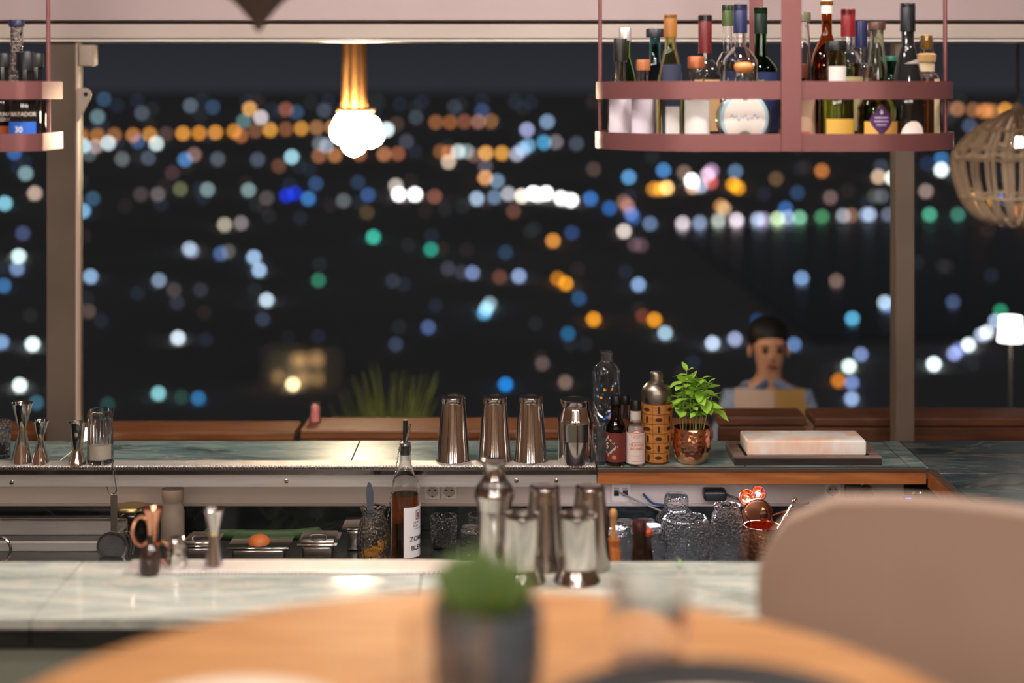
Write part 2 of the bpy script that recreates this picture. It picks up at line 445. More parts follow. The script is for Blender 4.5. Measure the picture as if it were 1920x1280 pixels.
socket(1561, 919, 'round wall socket above the beige chair back')
def netplate(px, py, lab):
    t = thing('network_socket', lab, 'socket', (X(px, YP), YP, Zy(py, YP)))
    MB().box((-0.026, -0.004, -0.026), (0.026, 0, 0.026), 0.002).build('plate', mat('socket_white'), t)
    for dx in (-0.012, 0.012):
        MB().box((dx - 0.007, -0.006, -0.010), (dx + 0.007, -0.0035, 0.006), 0.001).build('port', BLACK, t)
        MB().box((dx - 0.007, -0.006, 0.008), (dx + 0.007, -0.0035, 0.013), 0.001).build('tag_holder', mat('socket_grey'), t)
netplate(1164, 922, 'white twin network socket above the corked bottles')
ad = thing('power_adapter', 'black plug adapter on the white socket strip above the glass jars', 'adapter', (X(1338, YP), YP, Zy(921, YP)))
MB().box((-0.032, -0.05, -0.015), (0.030, 0, 0.014), 0.008, seg=3).build('body', BLACK, ad)
MB().tube(sm([(0.03, -0.03, 0), (0.06, -0.04, -0.01), (0.085, -0.02, -0.02), (0.10, -0.005, -0.05)], 5), 0.003, 8).build('cable', BLACK, ad)
for px, wpx, lab in ((1598, 15, 'dark grey square switch box on the socket strip'), (1624, 14, 'round black plug in the socket strip')):
    t = thing('switch_box' if wpx == 15 else 'black_plug', lab, 'plug', (X(px, YP), YP, Zy(921, YP)))
    if wpx == 15: MB().box((-0.022, -0.02, -0.018), (0.022, 0, 0.022), 0.003).build('body', mat('charcoal_plastic', '2a2526', 0.4), t)
    else: MB().lathe([(0, 0), (0.019, 0), (0.019, 0.012), (0.014, 0.03), (0, 0.03)], 20).xf(Matrix.Rotation(PI / 2, 4, 'X')).build('body', BLACK, t)
    MB().tube(sm([(0, -0.022, -0.005), (0.004, -0.03, -0.03), (0.0, -0.015, -0.07)], 4), 0.0025, 8).build('cable', BLACK, t)
tag(MB().tube(sm([P(1160, 922, 4.17), P(1185, 934, 4.16), P(1215, 947, 4.15), P(1240, 958, 4.14)], 6), 0.0026, 8).build('data_cable', mat('grey_cable', '6f6860', 0.5)), 'grey data cable hanging from the twin network socket', 'cable')
tag(MB().tube(sm([P(1206, 926, 4.175), P(1222, 942, 4.15), P(1240, 946, 4.12), P(1262, 948, 4.10)], 6), 0.0032, 8).build('data_cable', mat('blue_cable', '203a5c', 0.5)), 'blue data cable dropping behind the round glass jar', 'cable')
wtp = thing('lower_worktop', 'dark marble worktop and splash back under the back counter', 'worktop')
MB().box((-2.6, 3.52, WT - 0.03), (1.06, 4.18, WT), 0.002).build('slab', MARBD, wtp, smooth=False)
MB().box((-2.6, 4.181, WT), (1.06, 4.198, Zy(947, 4.18)), 0.001).build('splash_back', MARBD, pn, smooth=False)
MB().box((-2.6, 3.56, 0.0), (1.06, 4.18, WT - 0.031)).build('cabinet', mat('dark_cabinet'), wtp, smooth=False)

# front counter
YF1, YF0 = 2.823, 3.171
fc = thing('front_counter', 'pale green marble front counter nearest the round table', 'counter')
e2 = [-2.6, -1.55, -0.88, -0.18, 0.52, 1.22, 2.4]
for a, b in zip(e2[:-1], e2[1:]): tile(fc, a, b, YF1, YF0, MARBF, t=0.02)
for a, b in zip(e2[:-1], e2[1:]): MB().box((a + 0.001, YF1 + 0.001, CT - 0.056), (b - 0.001, YF1 + 0.022, CT - 0.0205), 0.001).build('edge_slab', MARBD, fc, smooth=False)
MB().box((-2.6, YF1 + 0.03, 0.0), (2.4, YF0 - 0.02, CT - 0.021)).build('cabinet', mat('grey_green_front', '8b9284', 0.6), fc, smooth=False)
rail = thing('bottle_rail', 'steel bottle rail hung behind the front counter', 'rail')
MB().box((-2.0, 3.19, 0.80), (1.05, 3.48, 0.806), 0.001).build('tray', BRUSH, rail, smooth=False)
MB().box((-2.0, 3.478, 0.80), (1.05, 3.482, 0.86), 0.001).build('lip', BRUSH, rail, smooth=False)
MB().box((-2.0, 3.17, 0.70), (1.05, 3.188, 0.86), 0.001).build('bracket', BRUSH, rail, smooth=False)

def drip_mat(label, x0, x1, y0, y1, z, pitch):
    t = thing('drip_mat', label, 'mat', ((x0 + x1) / 2, y0, z))
    h = (x1 - x0) / 2
    MB().box((-h, 0.004, 0.0), (h, y1 - y0, 0.005), 0.0015).build('perforated_sheet', PERF, t, smooth=False)
    n = int(2 * h / pitch); b = MB()
    for i in range(n):
        xx = -h + (i + 0.5) * 2 * h / n
        b.box((xx - pitch * 0.31, -0.002, 0.0005), (xx + pitch * 0.31, 0.005, 0.0052), 0.0015, seg=1)
    tag(b.build('bead_edge', mat('bead_edge_steel', (0.85, 0.82, 0.80), 0.25, 0.8), t), kind='stuff')
    return t
drip_mat('long perforated steel drip mat along the back counter edge', -2.0, XS - 0.004, YF - 0.001, YF + 0.062, CT + 0.0005, 0.0075)
drip_mat('perforated steel drip mat on the pale front counter', X(228, 3.08), X(888, 3.08), Yon(1077, CT), Yon(1053, CT), CT + 0.0005, 0.0085)

# ================================================================== the terrace and the city beyond
terrace = struct(MB().box((-6, 4.8, -0.34), (6, 8.6, -0.24)).build('floor_terrace', mat('terrace_boards', '4b3426', 0.6), smooth=False))
def bench(label, x0, x1, Yf, Yb, ytop, m, gap=0.0):
    zt = Zy(ytop, Yf)
    t = thing('bench_back', label, 'bench', ((X(x0, Yf) + X(x1, Yf)) / 2, Yf, -0.24))
    h = (X(x1, Yf) - X(x0, Yf)) / 2; H = zt + 0.24
    MB().box((-h, 0, H - 0.03), (h, Yb - Yf, H), 0.006).build('top_board', m, t, smooth=False)
    MB().box((-h + 0.002, 0.004, H - 0.32), (h - 0.002, 0.03, H - 0.032), 0.004).build('front_board', m, t, smooth=False)
    for sx in (-1, 1):
        MB().box((sx * (h - 0.08) - 0.03, 0.04, 0), (sx * (h - 0.08) + 0.03, 0.10, H - 0.032)).build('leg', m, t, smooth=False)
bench('long reddish wooden bench back lit at its end beside the window post', -420, 551, 4.86, 5.03, 810, BENCHW)
bench('wooden bench back with bright lamp sheen behind the three tall tins', 562, 1338, 4.86, 5.05, 806, BENCHW)
bench('dark wooden bench back behind the copper plant mug and pink salt block', 1346, 1512, 4.86, 5.0, 781, DARKW)
bench('dark brown wooden bench back under the slim window post', 1527, 2300, 4.86, 5.02, 783, DARKW)

ROPE = mat('lamp_rope', 'b9884e', 0.8)
# lit pendant on ropes
PY = 6.0; ps = PY / F_PX
pz = Zy(255, PY)
pd = thing('rope_pendant_lamp', 'glowing pendant lamp with clustered bulbs on three ropes', 'lamp', (X(667, PY), PY, Zy(206, PY)))
for dx0, dx1, dy in ((-22, -8, 0.0), (-4, -2, 0.02), (16, 6, -0.02)):
    z1 = CEIL - Zy(206, PY)
    b = MB(); pts = []
    for k in range(40):
        t = k / 39; pts.append((ps * (dx0 * (1 - t) ** 1.0 + dx1 * t * (1 if t < 0.7 else 1)), dy * (1 - t), 0.0 + z1 * t))
    b.tube(pts, 0.013, 8).build('rope', ROPE, pd)
MB().lathe([(0.060, 0.006), (0.066, 0.010), (0.072, 0.004), (0.072, -0.006), (0.066, -0.010), (0.060, -0.006), (0.060, 0.006)], 24).build('top_plate', mat('lamp_plate', 'c9a070', 0.6), pd)
BULB = mat('lit_bulb', (1, 0.9, 0.75), 0.3, emit=(1.0, 0.78, 0.50), strength=150)
for dx, dz, r in ((-22, -38, 0.052), (8, -30, 0.052), (28, -44, 0.050), (-2, -60, 0.048)):
    b_o = MB().lathe(sm([(0.0, -r * 1.15), (r * 0.75, -r * 0.75), (r, 0), (r * 0.7, r * 0.75), (0.02, r * 1.2), (0.0, r * 1.25)], 4), 20).build('bulb', BULB, pd, (dx * ps, random.uniform(-0.03, 0.03), dz * ps))
    MB().tube([(0, 0, r * 1.2), (-dx * ps * 0.5, 0, -dz * ps * 0.95)], 0.008, 8).build('socket', mat('lamp_plate'), b_o)
# terrace ceiling board that carries both pendants
struct(MB().box((-3.5, 4.82, CEIL), (3.5, 7.4, CEIL + 0.06)).build('ceiling_terrace', mat('ceiling_paint'), smooth=False))

# wicker pendant
WY = 5.7; wsx = WY / F_PX
wx, wz = X(1908, WY), Zy(418, WY)
wp = thing('wicker_pendant', 'woven wicker basket pendant with one small lit bulb', 'lamp', (wx, WY, wz))
prof = [(46, 0), (80, 14), (104, 50), (117, 92), (118, 122), (110, 142), (78, 175), (40, 198), (12, 212)]
prof = [(r * wsx, z * wsx) for r, z in prof]
WICK = mat('wicker_cane', 'cbb49c', 0.75)
NW = 22
for k in range(NW):
    a = 2 * PI * k / NW
    spl = []
    for sgn in (-1, 1):
        pass
    b = MB()
    for off in (-0.05, 0.05):
        pts = [(r * math.cos(a + off), r * math.sin(a + off), z) for r, z in sm(prof, 3)]
        b.tube(pts, 0.0056, 5)
    b.build('cane_rib', WICK, wp)
for zi, rr in ((0, 0), (2, 0), (4, 0), (5, 0), (6, 0)):
    r, z = prof[zi]
    pts = [((r + 0.003) * math.cos(t * 2 * PI / 60), (r + 0.003) * math.sin(t * 2 * PI / 60), z + 0.004 * math.sin(t * 2 * PI / 60 * 13)) for t in range(60)]
    MB().tube(pts, 0.0062, 6, closed=True).build('woven_ring', WICK, wp)
MB().lathe([(0, 200 * wsx), (0.03, 204 * wsx), (0.026, 214 * wsx), (0.01, 226 * wsx), (0, 228 * wsx)], 16).build('cap', WICK, wp)
MB().tube([(0, 0, 226 * wsx), (0, 0, CEIL - wz)], 0.006, 8).build('cord', mat('brown_cord', '4c3a30', 0.7), wp)
bl = MB().ball((0, -0.02, 150 * wsx), 0.024, 16, 10).build('bulb', mat('small_bulb', (1, 1, 1), 0.3, emit=(1, 0.95, 0.85), strength=45), wp)
MB().tube([(0, -0.02, 150 * wsx + 0.02), (0, -0.01, 205 * wsx)], 0.012, 8).build('lamp_holder', mat('brown_cord'), bl)

# table lamp on the terrace
LY = 6.4; ls = LY / F_PX
tl = thing('terrace_table', 'small dark terrace side table beyond the dark bench', 'table', (X(1895, LY), LY, -0.24))
MB().lathe([(0, 0.62), (0.25, 0.62), (0.25, 0.645), (0, 0.645)], 24).build('tabletop', DARKW, tl)
MB().lathe([(0, 0), (0.16, 0), (0.16, 0.012), (0.02, 0.03), (0.02, 0.62), (0, 0.62)], 16).build('leg', BLACK, tl)
lm = thing('table_lamp', 'small white glowing table lamp out on the terrace', 'lamp', (X(1895, LY), LY, 0.405))
zs = Zy(640, LY) - 0.405
MB().lathe([(0, 0), (0.04, 0), (0.04, 0.01), (0.006, 0.016), (0.006, zs + 0.05), (0, zs + 0.05)], 16).build('stem', mat('lamp_metal', 'b0a8a0', 0.3, 0.8), lm)
MB().lathe([(24 * ls, zs), (20 * ls, zs + 47 * ls), (19 * ls, zs + 47 * ls), (23 * ls, zs)], 28).build('shade', mat('lit_shade', (1, 1, 1), 0.6, emit=(1, 0.97, 0.92), strength=3.5), lm)
MB().lathe([(0, zs + 46 * ls), (19.5 * ls, zs + 46 * ls), (19.5 * ls, zs + 47 * ls), (0, zs + 47 * ls)], 28).build('shade_cap', mat('lit_shade'), lm)

# small lamp on the sill behind the jiggers, candle glass on the bench
SY = 4.752; ss = SY / F_PX
sl_ = thing('sill_lamp', 'small white shaded lamp glowing on the sill behind the bell jigger', 'lamp', (X(163, SY), SY, 0.60))
zs2 = Zy(845, SY) - 0.60
MB().lathe([(0, 0), (0.04, 0), (0.04, 0.01), (0.006, 0.014), (0.006, zs2 + 0.03), (0, zs2 + 0.03)], 16).build('stem', mat('lamp_metal'), sl_)
MB().lathe([(29 * ss, zs2), (15 * ss, zs2 + 40 * ss), (14.5 * ss, zs2 + 40 * ss), (28.5 * ss, zs2)], 28).build('shade', mat('sill_shade', (1, 1, 1), 0.6, emit=(1, 0.9, 0.78), strength=1.6), sl_)
CYY = 4.97; cs = CYY / F_PX
cg = thing('candle_glass', 'small pink candle glass standing on the bench board', 'candle', (X(591, CYY), CYY, Zy(806, 4.86) + 0.0005))
MB().lathe(shell([(0, 0), (10 * cs, 0), (11 * cs, 0.004), (10 * cs, 36 * cs), (9.5 * cs, 37 * cs)], 0.002), 24).build('glass_body', GLASS, cg)
MB().lathe([(0, 0.0045), (9 * cs - 0.002, 0.0045), (8.6 * cs - 0.002, 31 * cs), (0, 31 * cs)], 20).build('wax', mat('pink_wax', 'e08a86', 0.6, emit='e07870', strength=0.25), cg)

# potted grasses on the terrace
GY = 6.6
for cxp, wpx, ytop, lab in ((735, 95, 690, 'tall dim ornamental grass in a planter beyond the bench'), (690, 60, 735, 'shorter dim grass tuft beside the tall terrace grass')):
    GY = 6.6 if cxp > 700 else 7.1
    t = thing('grass_planter', lab, 'plant', (X(cxp, GY), GY, -0.24))
    MB().lathe([(0, 0), (0.13, 0), (0.17, 0.5), (0.155, 0.5), (0.15, 0.46), (0, 0.46)], 20).build('pot', mat('planter_clay', '3a3430', 0.8), t)
    b = MB(); zt = Zy(ytop, GY) + 0.24
    for i in range(90):
        a = random.uniform(0, 2 * PI); r0 = random.uniform(0, 0.1); sp = random.uniform(0.0, wpx * GY / F_PX)
        h = zt * random.uniform(0.7, 1.0)
        b.tube([(r0 * math.cos(a), r0 * math.sin(a), 0.46), ((r0 + sp * 0.3) * math.cos(a), (r0 + sp * 0.3) * math.sin(a), 0.46 + (h - 0.46) * 0.6), ((r0 + sp * 0.8) * math.cos(a), (r0 + sp * 0.8) * math.sin(a), h)], [0.004, 0.0035, 0.001], 3)
    tag(b.build('grass_blades', mat('dim_grass', '7d8a44', 0.7), t), kind='stuff')

# city ground and far hills
G0 = -58.0; Y1, Y2, ZH = 4500.0, 7000.0, 2.0 + 3 / F_PX * 7000
gm = mat('city_ground', 'dcd6d0', 0.95, noise=(0.01, 'c4beb8', 0.3, 0.7, (1, 1, 1)), spec=0.1)
v = [(-4000, 26, G0), (4000, 26, G0), (-4000, Y1, G0), (4000, Y1, G0), (-4000, Y2, ZH), (4000, Y2, ZH), (-4000, 9000, G0), (4000, 9000, G0)]
struct(MB().add(v, [(0, 1, 3, 2), (2, 3, 5, 4), (4, 5, 7, 6)]).build('ground_city', gm, smooth=False))
wa = Yon(418 + 2, G0); wb = Yon(640, G0)
struct(MB().box((X(1255, wa), wb, G0 + 0.05), (X(1255, wa) + 340, wa, G0 + 0.6)).build('ground_water', mat('night_water', '0a0d12', 0.17), smooth=False))
LW = 10.0                                      # apparent size of a light, px
CITY = {}
def on_ground(px, py):
    Y = (CAM_Z - G0) * F_PX / max(py - HOR, 0.1)
    if Y > Y1:
        k = (ZH - G0) / (Y2 - Y1)             # Z = G0 + k (Y - Y1);  (2 - Z) F = (py - HOR) Y
        Y = (CAM_Z - G0 + k * Y1) * F_PX / ((py - HOR) + k * F_PX)
    Y = min(Y, Y2)
    return P(px, py, Y / (1 + (LW * 0.55 / F_PX * Y) / (CAM_Z - G0)))          # lifted clear of the ground, as on a lamp post
em = bpy.data.materials.new('city_light_glow'); em.use_nodes = True
n = em.node_tree; n.nodes.clear()
oo = n.nodes.new('ShaderNodeOutputMaterial'); ee = n.nodes.new('ShaderNodeEmission'); oi = n.nodes.new('ShaderNodeObjectInfo')
n.links.new(oi.outputs['Color'], ee.inputs['Color']); n.links.new(ee.outputs[0], oo.inputs[0])
ee.inputs['Strength'].default_value = (28.0 / LW) ** 2 * 0.75
em.cycles.emission_sampling = 'NONE'
bm = bmesh.new(); bmesh.ops.create_icosphere(bm, subdivisions=2, radius=1.0)
lme = bpy.data.meshes.new('city_light'); bm.to_mesh(lme); bm.free(); lme.materials.append(em)
em2 = em.copy(); em2.name = 'harbour_light_glow'; em2.cycles.emission_sampling = 'AUTO'
lme2 = lme.copy(); lme2.materials.clear(); lme2.materials.append(em2)
def city_light(px, py, hexc, mult=1.0, label=None, size=1.0, flat=1.0):
    p = on_ground(px, py)
    o = bpy.data.objects.new('city_light', lme2 if label and label.startswith('harbour') else lme); COL.objects.link(o)
    r = LW * size / 2 * p.y / F_PX
    o.location = p; o.scale = (r * flat, r, r)
    c = lin(hexc); o.color = (c[0] * mult / size ** 2, c[1] * mult / size ** 2, c[2] * mult / size ** 2, 1)
    if label is None:
        r_, g_, b_ = (int(hexc[i:i + 2], 16) for i in (0, 2, 4))
        mx = max(r_, g_, b_)
        if r_ > b_ * 1.35: hue = 'amber' if g_ > 0.45 * r_ else 'red'
        elif g_ > r_ * 1.3 and g_ > b_ * 1.03: hue = 'green'
        elif b_ > r_ * 1.35: hue = 'blue'
        else: hue = 'white' if mx > 0xa0 else 'grey'
        hue = ('bright ' if mx > 0xc8 or mult > 1.1 else 'dim ' if mx < 0x70 else 'soft ') + hue
        row = 'near city horizon' if py < 262 else 'in the far city' if py < 330 else 'in mid city' if py < 440 else 'in the near city' if py < 600 else 'low on dark slope'
        col = 'behind the first bay' if px < 90 else 'left of rope pendant' if px < 640 else 'right of rope pendant' if px < 1115 else 'below large bottle shelf' if px < 1690 else 'by wicker pendant'
        label = '%s light %s, %s' % (hue, row, col)
    tag(o, label, 'city light', label); CITY.setdefault(label, []).append((px, o))
ROWA = 'amber street lamp in the long row across the far city'
for x, y, h in ((152, 254, 'b4702c'), (182.5, 254, 'b0702c'), (214.5, 253, '9a6438'), (249.7, 253.5, 'c07c40'), (280.8, 252, 'd08c3c'), (311.5, 251, '54403c'),
                (343, 250, 'e89c3c'), (373.5, 249.4, 'e08e28'), (404, 248, 'e8993a'), (439, 246, 'd88c34'), (451.5, 254, 'a8643c'), (478.6, 245, '80543a'),
                (506.5, 243.4, 'e8a03c'), (536, 242, '8a5436'), (565, 240.7, 'd8963c'), (593.7, 239, 'a87448'), (623.5, 238, 'c88854')):
    city_light(x, y, h, 1.0, ROWA)
ROWB = 'amber street lamp in the short horizon row right of the rope pendant'
for x, y, h in ((817, 229, '985c38'), (844, 229, '985c30'), (871, 228, '8a5038'), (897, 228, 'a07060'), (922, 228, 'b07840')): city_light(x, y, h, 1.0, ROWB)
ROWC = 'amber street lamp in the row above the wicker pendant'
for x, y, h in ((1775, 203, '5a4038'), (1795, 204, 'b07850'), (1825, 206, '9a6440'), (1844, 208, 'c07840'), (1852, 207, 'b07040'), (1865, 209, 'c08040'), (1885, 206, 'f0a040')): city_light(x, y, h, 1.0, ROWC)
ROWD = 'harbour light in the row along the water'
for x, y, h in ((1280, 418, 'e0d0d8'), (1312, 417, '8898b8'), (1347, 413, 'b0bab0'), (1381, 412, 'f8e8f4'), (1421, 411, 'b0c0e0'), (1432, 411, '9890a8'), (1458, 410, 'd8f8c0'), (1477, 408, 'a0b0d0'),
                (1499, 408, '80c8a0'), (1541, 406, '489060'), (1581, 404, 'a0a4b0'), (1596, 403, '8a6250'), (1630, 402, 'b0c4e0'), (1624, 402, '8898b4'), (1666, 402, '6a7488'), (1743, 402, '50b090'), (1796, 402, '408070')): city_light(x, y, h, 1.0, ROWD)
ROWE = 'white floodlight in the brightest cluster of the city'
for x, y, h, k in ((953, 363, 'c0c0cc', 1), (979, 367, 'fff0e0', 1.5), (1000, 362, 'ffffff', 3.0), (1024, 362, 'ffffff', 2.6), (1010, 366, 'ffffff', 1.2), (1052, 371, 'ffffff', 2.2), (1071, 375, 'ffffff', 2.2)): city_light(x, y, h, k, ROWE)
ROWF = 'white road light in the slanting row by the table lamp'
for x, y, h, k in ((1867, 602, 'b8d0f0', 1), (1850, 623, 'f0f8ff', 1.3), (1840, 628, 'c8d8f8', 1), (1816, 646, 'ecfaff', 1.5), (1800, 654, '6474b0', 1), (1789, 662, 'a0b0ec', 1), (1751, 682, 'e4faff', 2)): city_light(x, y, h, k, ROWF)
LIGHTS = '''195 186 34506e|183 219 6f8a93|266 212 505a66|357 198 606a78|399 201 344c68|468 204 f0b060|489 220 e8d8dc|457 227 5f8080|536 205 95543a|556 210 35506e|608 207 4a5060|156 273 c8f0ff|203 268 e0f4fa|179 274 b09a98|293 269 e4f8f8|167 289 555f60|259 265 3c5a88|229 298 687072|278 296 4f586a|347 299 4f88c4|364 290 907068|408 298 56606c|483 299 50586a|547 294 b0eaf8|523 311 6a4530|599 269 70757f|612 273 98a4b4|598 292 9a6240|628 291 b87848|323 324 4a3238|338 354 686a4c|389 355 809a9a|466 356 86a0a2|296 364 6c6464|264 364 4a4040|500 371 55504e|537 366 1430d0|553 362 1030c0|578 372 3c80c4|592 344 34507e|644 376 646a70|174 372 385a74|156 395 84c0ee|421 421 bab09c|452 418 8a8280|725 243 e8fcff 1.4|744 232 4a3830|780 220 3e4a54|852 200 343c48|904 208 3a4a72|988 243 b0b4e0|1026 228 88a4c8|1020 267 50a8d8|1042 266 80787e|720 289 b87850|746 288 9a5c3c|674 289 a06038|826 284 8a5630|841 286 b06a34|859 284 d8e4e4|875 284 8a9ea0|841 303 e0c8b0|889 291 7a5a50|911 287 ffb860|941 287 f0a848|969 289 b0b8cc|990 273 7ab0d4|980 280 90a8c8|910 312 605864|910 333 f8b070|932 339 7a98b4|742 348 d0c4bc|748 364 ffffff 2.6|778 364 ffffff 2.6|815 368 8a5440|690 365 3a5a94|671 341 283a54|762 265 4a4858|894 372 b4cce8|927 369 7088a8|1107 372 3a78c8|1143 390 2c64ac|963 396 6a4434|1113 317 54423c|1081 269 4a5260|688 398 504028|1179 332 64a8e4|1244 319 5090d4|1283 323 8a7060|1238 354 f0a028|1250 352 ffd080 1.5|1226 354 d89030|1297 338 ffffff 2.6|1327 327 f4d0e4|1334 320 b890b8|1333 341 d86058|1299 350 f0c0a0|1314 348 a8c0e0|1379 321 6080a0|1375 346 ffb020|1384 352 f0a020|1541 320 c87838|1647 331 e4c0a0|1673 333 f4fff0 1.5|1652 312 3c4254|1495 361 2a4468|1557 370 78605c|1455 335 6a5038|1640 367 4c4a44|1653 367 565c68|1170 378 8a6050|1177 386 a07068|1183 400 6078b8|1188 408 2a5490|1219 419 6a80a4|1170 433 f4e4d8|1190 458 5a4448|1202 459 54404a|1352 386 c08848|1358 392 c0a080|1473 391 3a6cb0|1197 533 90b4e4|1503 521 84a8d8|1568 526 806860|1659 567 c8e4f8|1665 573 6484b8|1818 236 4a5670|1738 306 1e2c48|1765 297 3878b4|1765 318 f0ffff 1.6|1736 358 a08880|1829 367 e0a030|1844 380 e09820|1887 370 8090d0|1914 394 d08040|43 437 465078|35 480 e0fcff 1.3|32 503 7a94c0|7 535 3c74ac|3 641 88acdc|61 645 e8ffff 1.6|37 722 ecffff 1.6|68 754 3a6478|355 466 b0c4d8|360 470 8090a8|414 475 4c6a9c|428 471 605c58|476 482 aacdf4|486 506 b0d0f4|298 525 8498b0|170 518 98bce4|597 525 307c60|326 543 4a4040|376 543 2e323c|332 567 2c303c|500 562 d4ecff|493 598 343c50|166 583 5a4844|334 633 dcecfa 1.2|579 646 e4f4ff 1.3|297 737 8cd0d8|372 746 2c70a8|340 744 204038|202 757 204040|549 720 ffe8b0 1.8|65 362 d0b4a4|9 381 90d8f0|48 325 88aab0|27 286 3c6ab0|700 444 40c8b0|808 467 289c84|840 503 3c3e4a|866 510 343640|886 511 788cbc|937 519 6a4030|973 517 98b0dc|1037 451 e89840|1072 436 2c4474|1061 531 f8a020|1113 598 ffa420|1227 599 f8a020|1247 624 b0d4ec|1086 559 28507c|1065 625 20608c|912 578 a0d0e8|908 586 60a8d8|918 569 88a8b4|803 613 4c6090|742 645 384058|736 526 303440|1017 681 60504c|948 720 1c8ce8|948 473 264058|1205 592 6a3420|1336 643 c8dcf8 1.2|1378 635 a8b4dc|1489 645 6484b8|1420 600 203868|1598 597 64c4f0|1614 664 8096c8|1592 686 e8fffa 1.4|1572 713 d07a18|1597 717 7890cc|1597 747 a0bcec|1787 566 48587c|1876 583 309870|1046 522 c07818|1060 716 80685c'''
for s in LIGHTS.split('|'):
    q_ = s.split(); city_light(float(q_[0]), float(q_[1]), q_[2], float(q_[3]) if len(q_) > 3 else 1.0)
ORD = 'first second third fourth fifth sixth seventh eighth ninth tenth eleventh twelfth thirteenth fourteenth fifteenth sixteenth seventeenth eighteenth'.split()
for lab_, lst in CITY.items():
    if len(lst) > 1:
        for k, (x_, o_) in enumerate(sorted(lst, key=lambda q: q[0])): o_['label'] = '%s from left, %s' % (ORD[k], lab_)
# lit house on the slope below
hp = on_ground(570, 712)
hs_ = hp.y / F_PX
hb = thing('lit_house', 'dim house with warm lit windows low on the slope', 'house', (hp.x, hp.y, G0))
MB().box((-75 * hs_, 0, 0), (70 * hs_, 12, 4 + 30 * hs_)).build('wall', mat('house_wall', 'd0cac4', 0.9), hb, smooth=False)
HL = mat('house_window_glow', (0.2, 0.15, 0.1), 0.5, emit='d8a870', strength=0.8); HL.cycles.emission_sampling = 'NONE'
for dx, dz, ww, hh in ((-8, 18, 26, 20), (24, 20, 16, 22), (-4, -16, 22, 16), (26, -16, 12, 14), (-48, -12, 14, 12)):
    MB().box((dx * hs_ - ww * hs_ / 2, -0.1, 2 + hp.z - G0 + dz * hs_ - hh * hs_ / 2), (dx * hs_ + ww * hs_ / 2, 0.05, 2 + hp.z - G0 + dz * hs_ + hh * hs_ / 2)).build('window', HL, hb, smooth=False)
# the many faint lights nobody could count
for ci, (hexc, cnt) in enumerate((('3a4860', 150), ('4a3a34', 110), ('3c4448', 120))):
    c = lin(hexc); fm = bpy.data.materials.new('faint_light_%d' % ci); fm.use_nodes = True
    nn = fm.node_tree; nn.nodes.clear(); oo = nn.nodes.new('ShaderNodeOutputMaterial'); ee = nn.nodes.new('ShaderNodeEmission')
    ee.inputs['Color'].default_value = (*c, 1); ee.inputs['Strength'].default_value = (29 / LW) ** 2 * 0.16; nn.links.new(ee.outputs[0], oo.inputs[0])
    fm.cycles.emission_sampling = 'NONE'
    b = MB()
    for i in range(cnt):
        py = 188 + 520 * random.random() ** 2.1; p_ = on_ground(random.uniform(-800, 2800), py)
        if 1255 < 960 + p_.x * F_PX / p_.y < 1680 and 420 < py < 640: continue
        b.ball(p_, LW / 2 * p_.y / F_PX, 8, 5)
    tag(b.build('faint_city_lights', fm), ('faint bluish', 'faint reddish', 'faint greyish')[ci] + ' scatter of distant city lights in the dark', 'city lights', kind='stuff')
# ================================================================== hanging bottle shelves
RY = 3.64; RR = 0.24; RH = 0.176
def stadium(r, h, n=24, c=None):
    pts = []
    if c:
        for sx, sy, a0 in ((1, -1, -PI / 2), (1, 1, 0), (-1, 1, PI / 2), (-1, -1, PI)):
            for i in range(9):
                a = a0 + PI / 2 * i / 8; pts.append((sx * (h + r - c) + c * math.cos(a), sy * (r - c) + c * math.sin(a)))
        return pts
    for i in range(n + 1):
        a = -PI / 2 + PI * i / n; pts.append((h + r * math.cos(a), r * math.sin(a)))
    for i in range(n + 1):
        a = PI / 2 + PI * i / n; pts.append((-h + r * math.cos(a), r * math.sin(a)))
    return pts
def band(r, h, t, z0, z1, c=None):
    o = stadium(r, h, c=c); i_ = stadium(r - t, h, c=c and c - t); n = len(o)
    v = [(x, y, z) for z in (z0, z1) for x, y in o] + [(x, y, z) for z in (z0, z1) for x, y in i_]
    f = []
    for k in range(n):
        j = (k + 1) % n
        f += [(k, j, n + j, n + k), (2 * n + k, 3 * n + k, 3 * n + j, 2 * n + j), (n + k, n + j, 3 * n + j, 3 * n + k), (k, 2 * n + k, 2 * n + j, j)]
    return MB().add(v, f)
SHZ = 1.872
def rack(label, cx, c=None, RY=RY, RR=RR, RH=RH):
    t = thing('hanging_bottle_shelf', label, 'shelf', (cx, RY, SHZ))
    band(RR, RH, 0.006, 1.987 - SHZ, 2.027 - SHZ, c).build('upper_band', ROSE, t)
    band(RR + 0.001, RH, 0.006, 0, 0.039, c).build('lower_band', ROSE, t)
    MB().prism(stadium(RR - 0.006, RH, c=c and c - 0.006), 0.004, 0.010).build('shelf_plate', ROSE, t, smooth=False)
    for sx in (-1, 1):
        MB().tube([(sx * (RH + RR - 0.010), 0, 0.006), (sx * (RH + RR - 0.010), 0, CEIL - SHZ)], 0.0048, 10).build('rod', ROSE, t)
    xs = X(1468.5, 3.4) - X(1448.5, 3.64)
    MB().box((-0.022, -RR - 0.008, 0.0), (0.022, -RR - 0.0015, CEIL - SHZ), 0.001).build('front_strap', ROSE, t, smooth=False)
    MB().box((-0.017, RR + 0.001, 0.0), (0.017, RR + 0.007, CEIL - SHZ), 0.001).build('rear_strap', ROSE, t, smooth=False)
    return t
RCX = (X(1119, RY) + X(1778, RY)) / 2
rack('large dusty rose metal shelf full of bottles hung over the bar', RCX)
rack('dusty rose bottle shelf with dark labelled bottles cut by the frame edge', -1.046 - 0.416, 0.05, 3.522, 0.122, 0.294)
BZ = SHZ + 0.0105

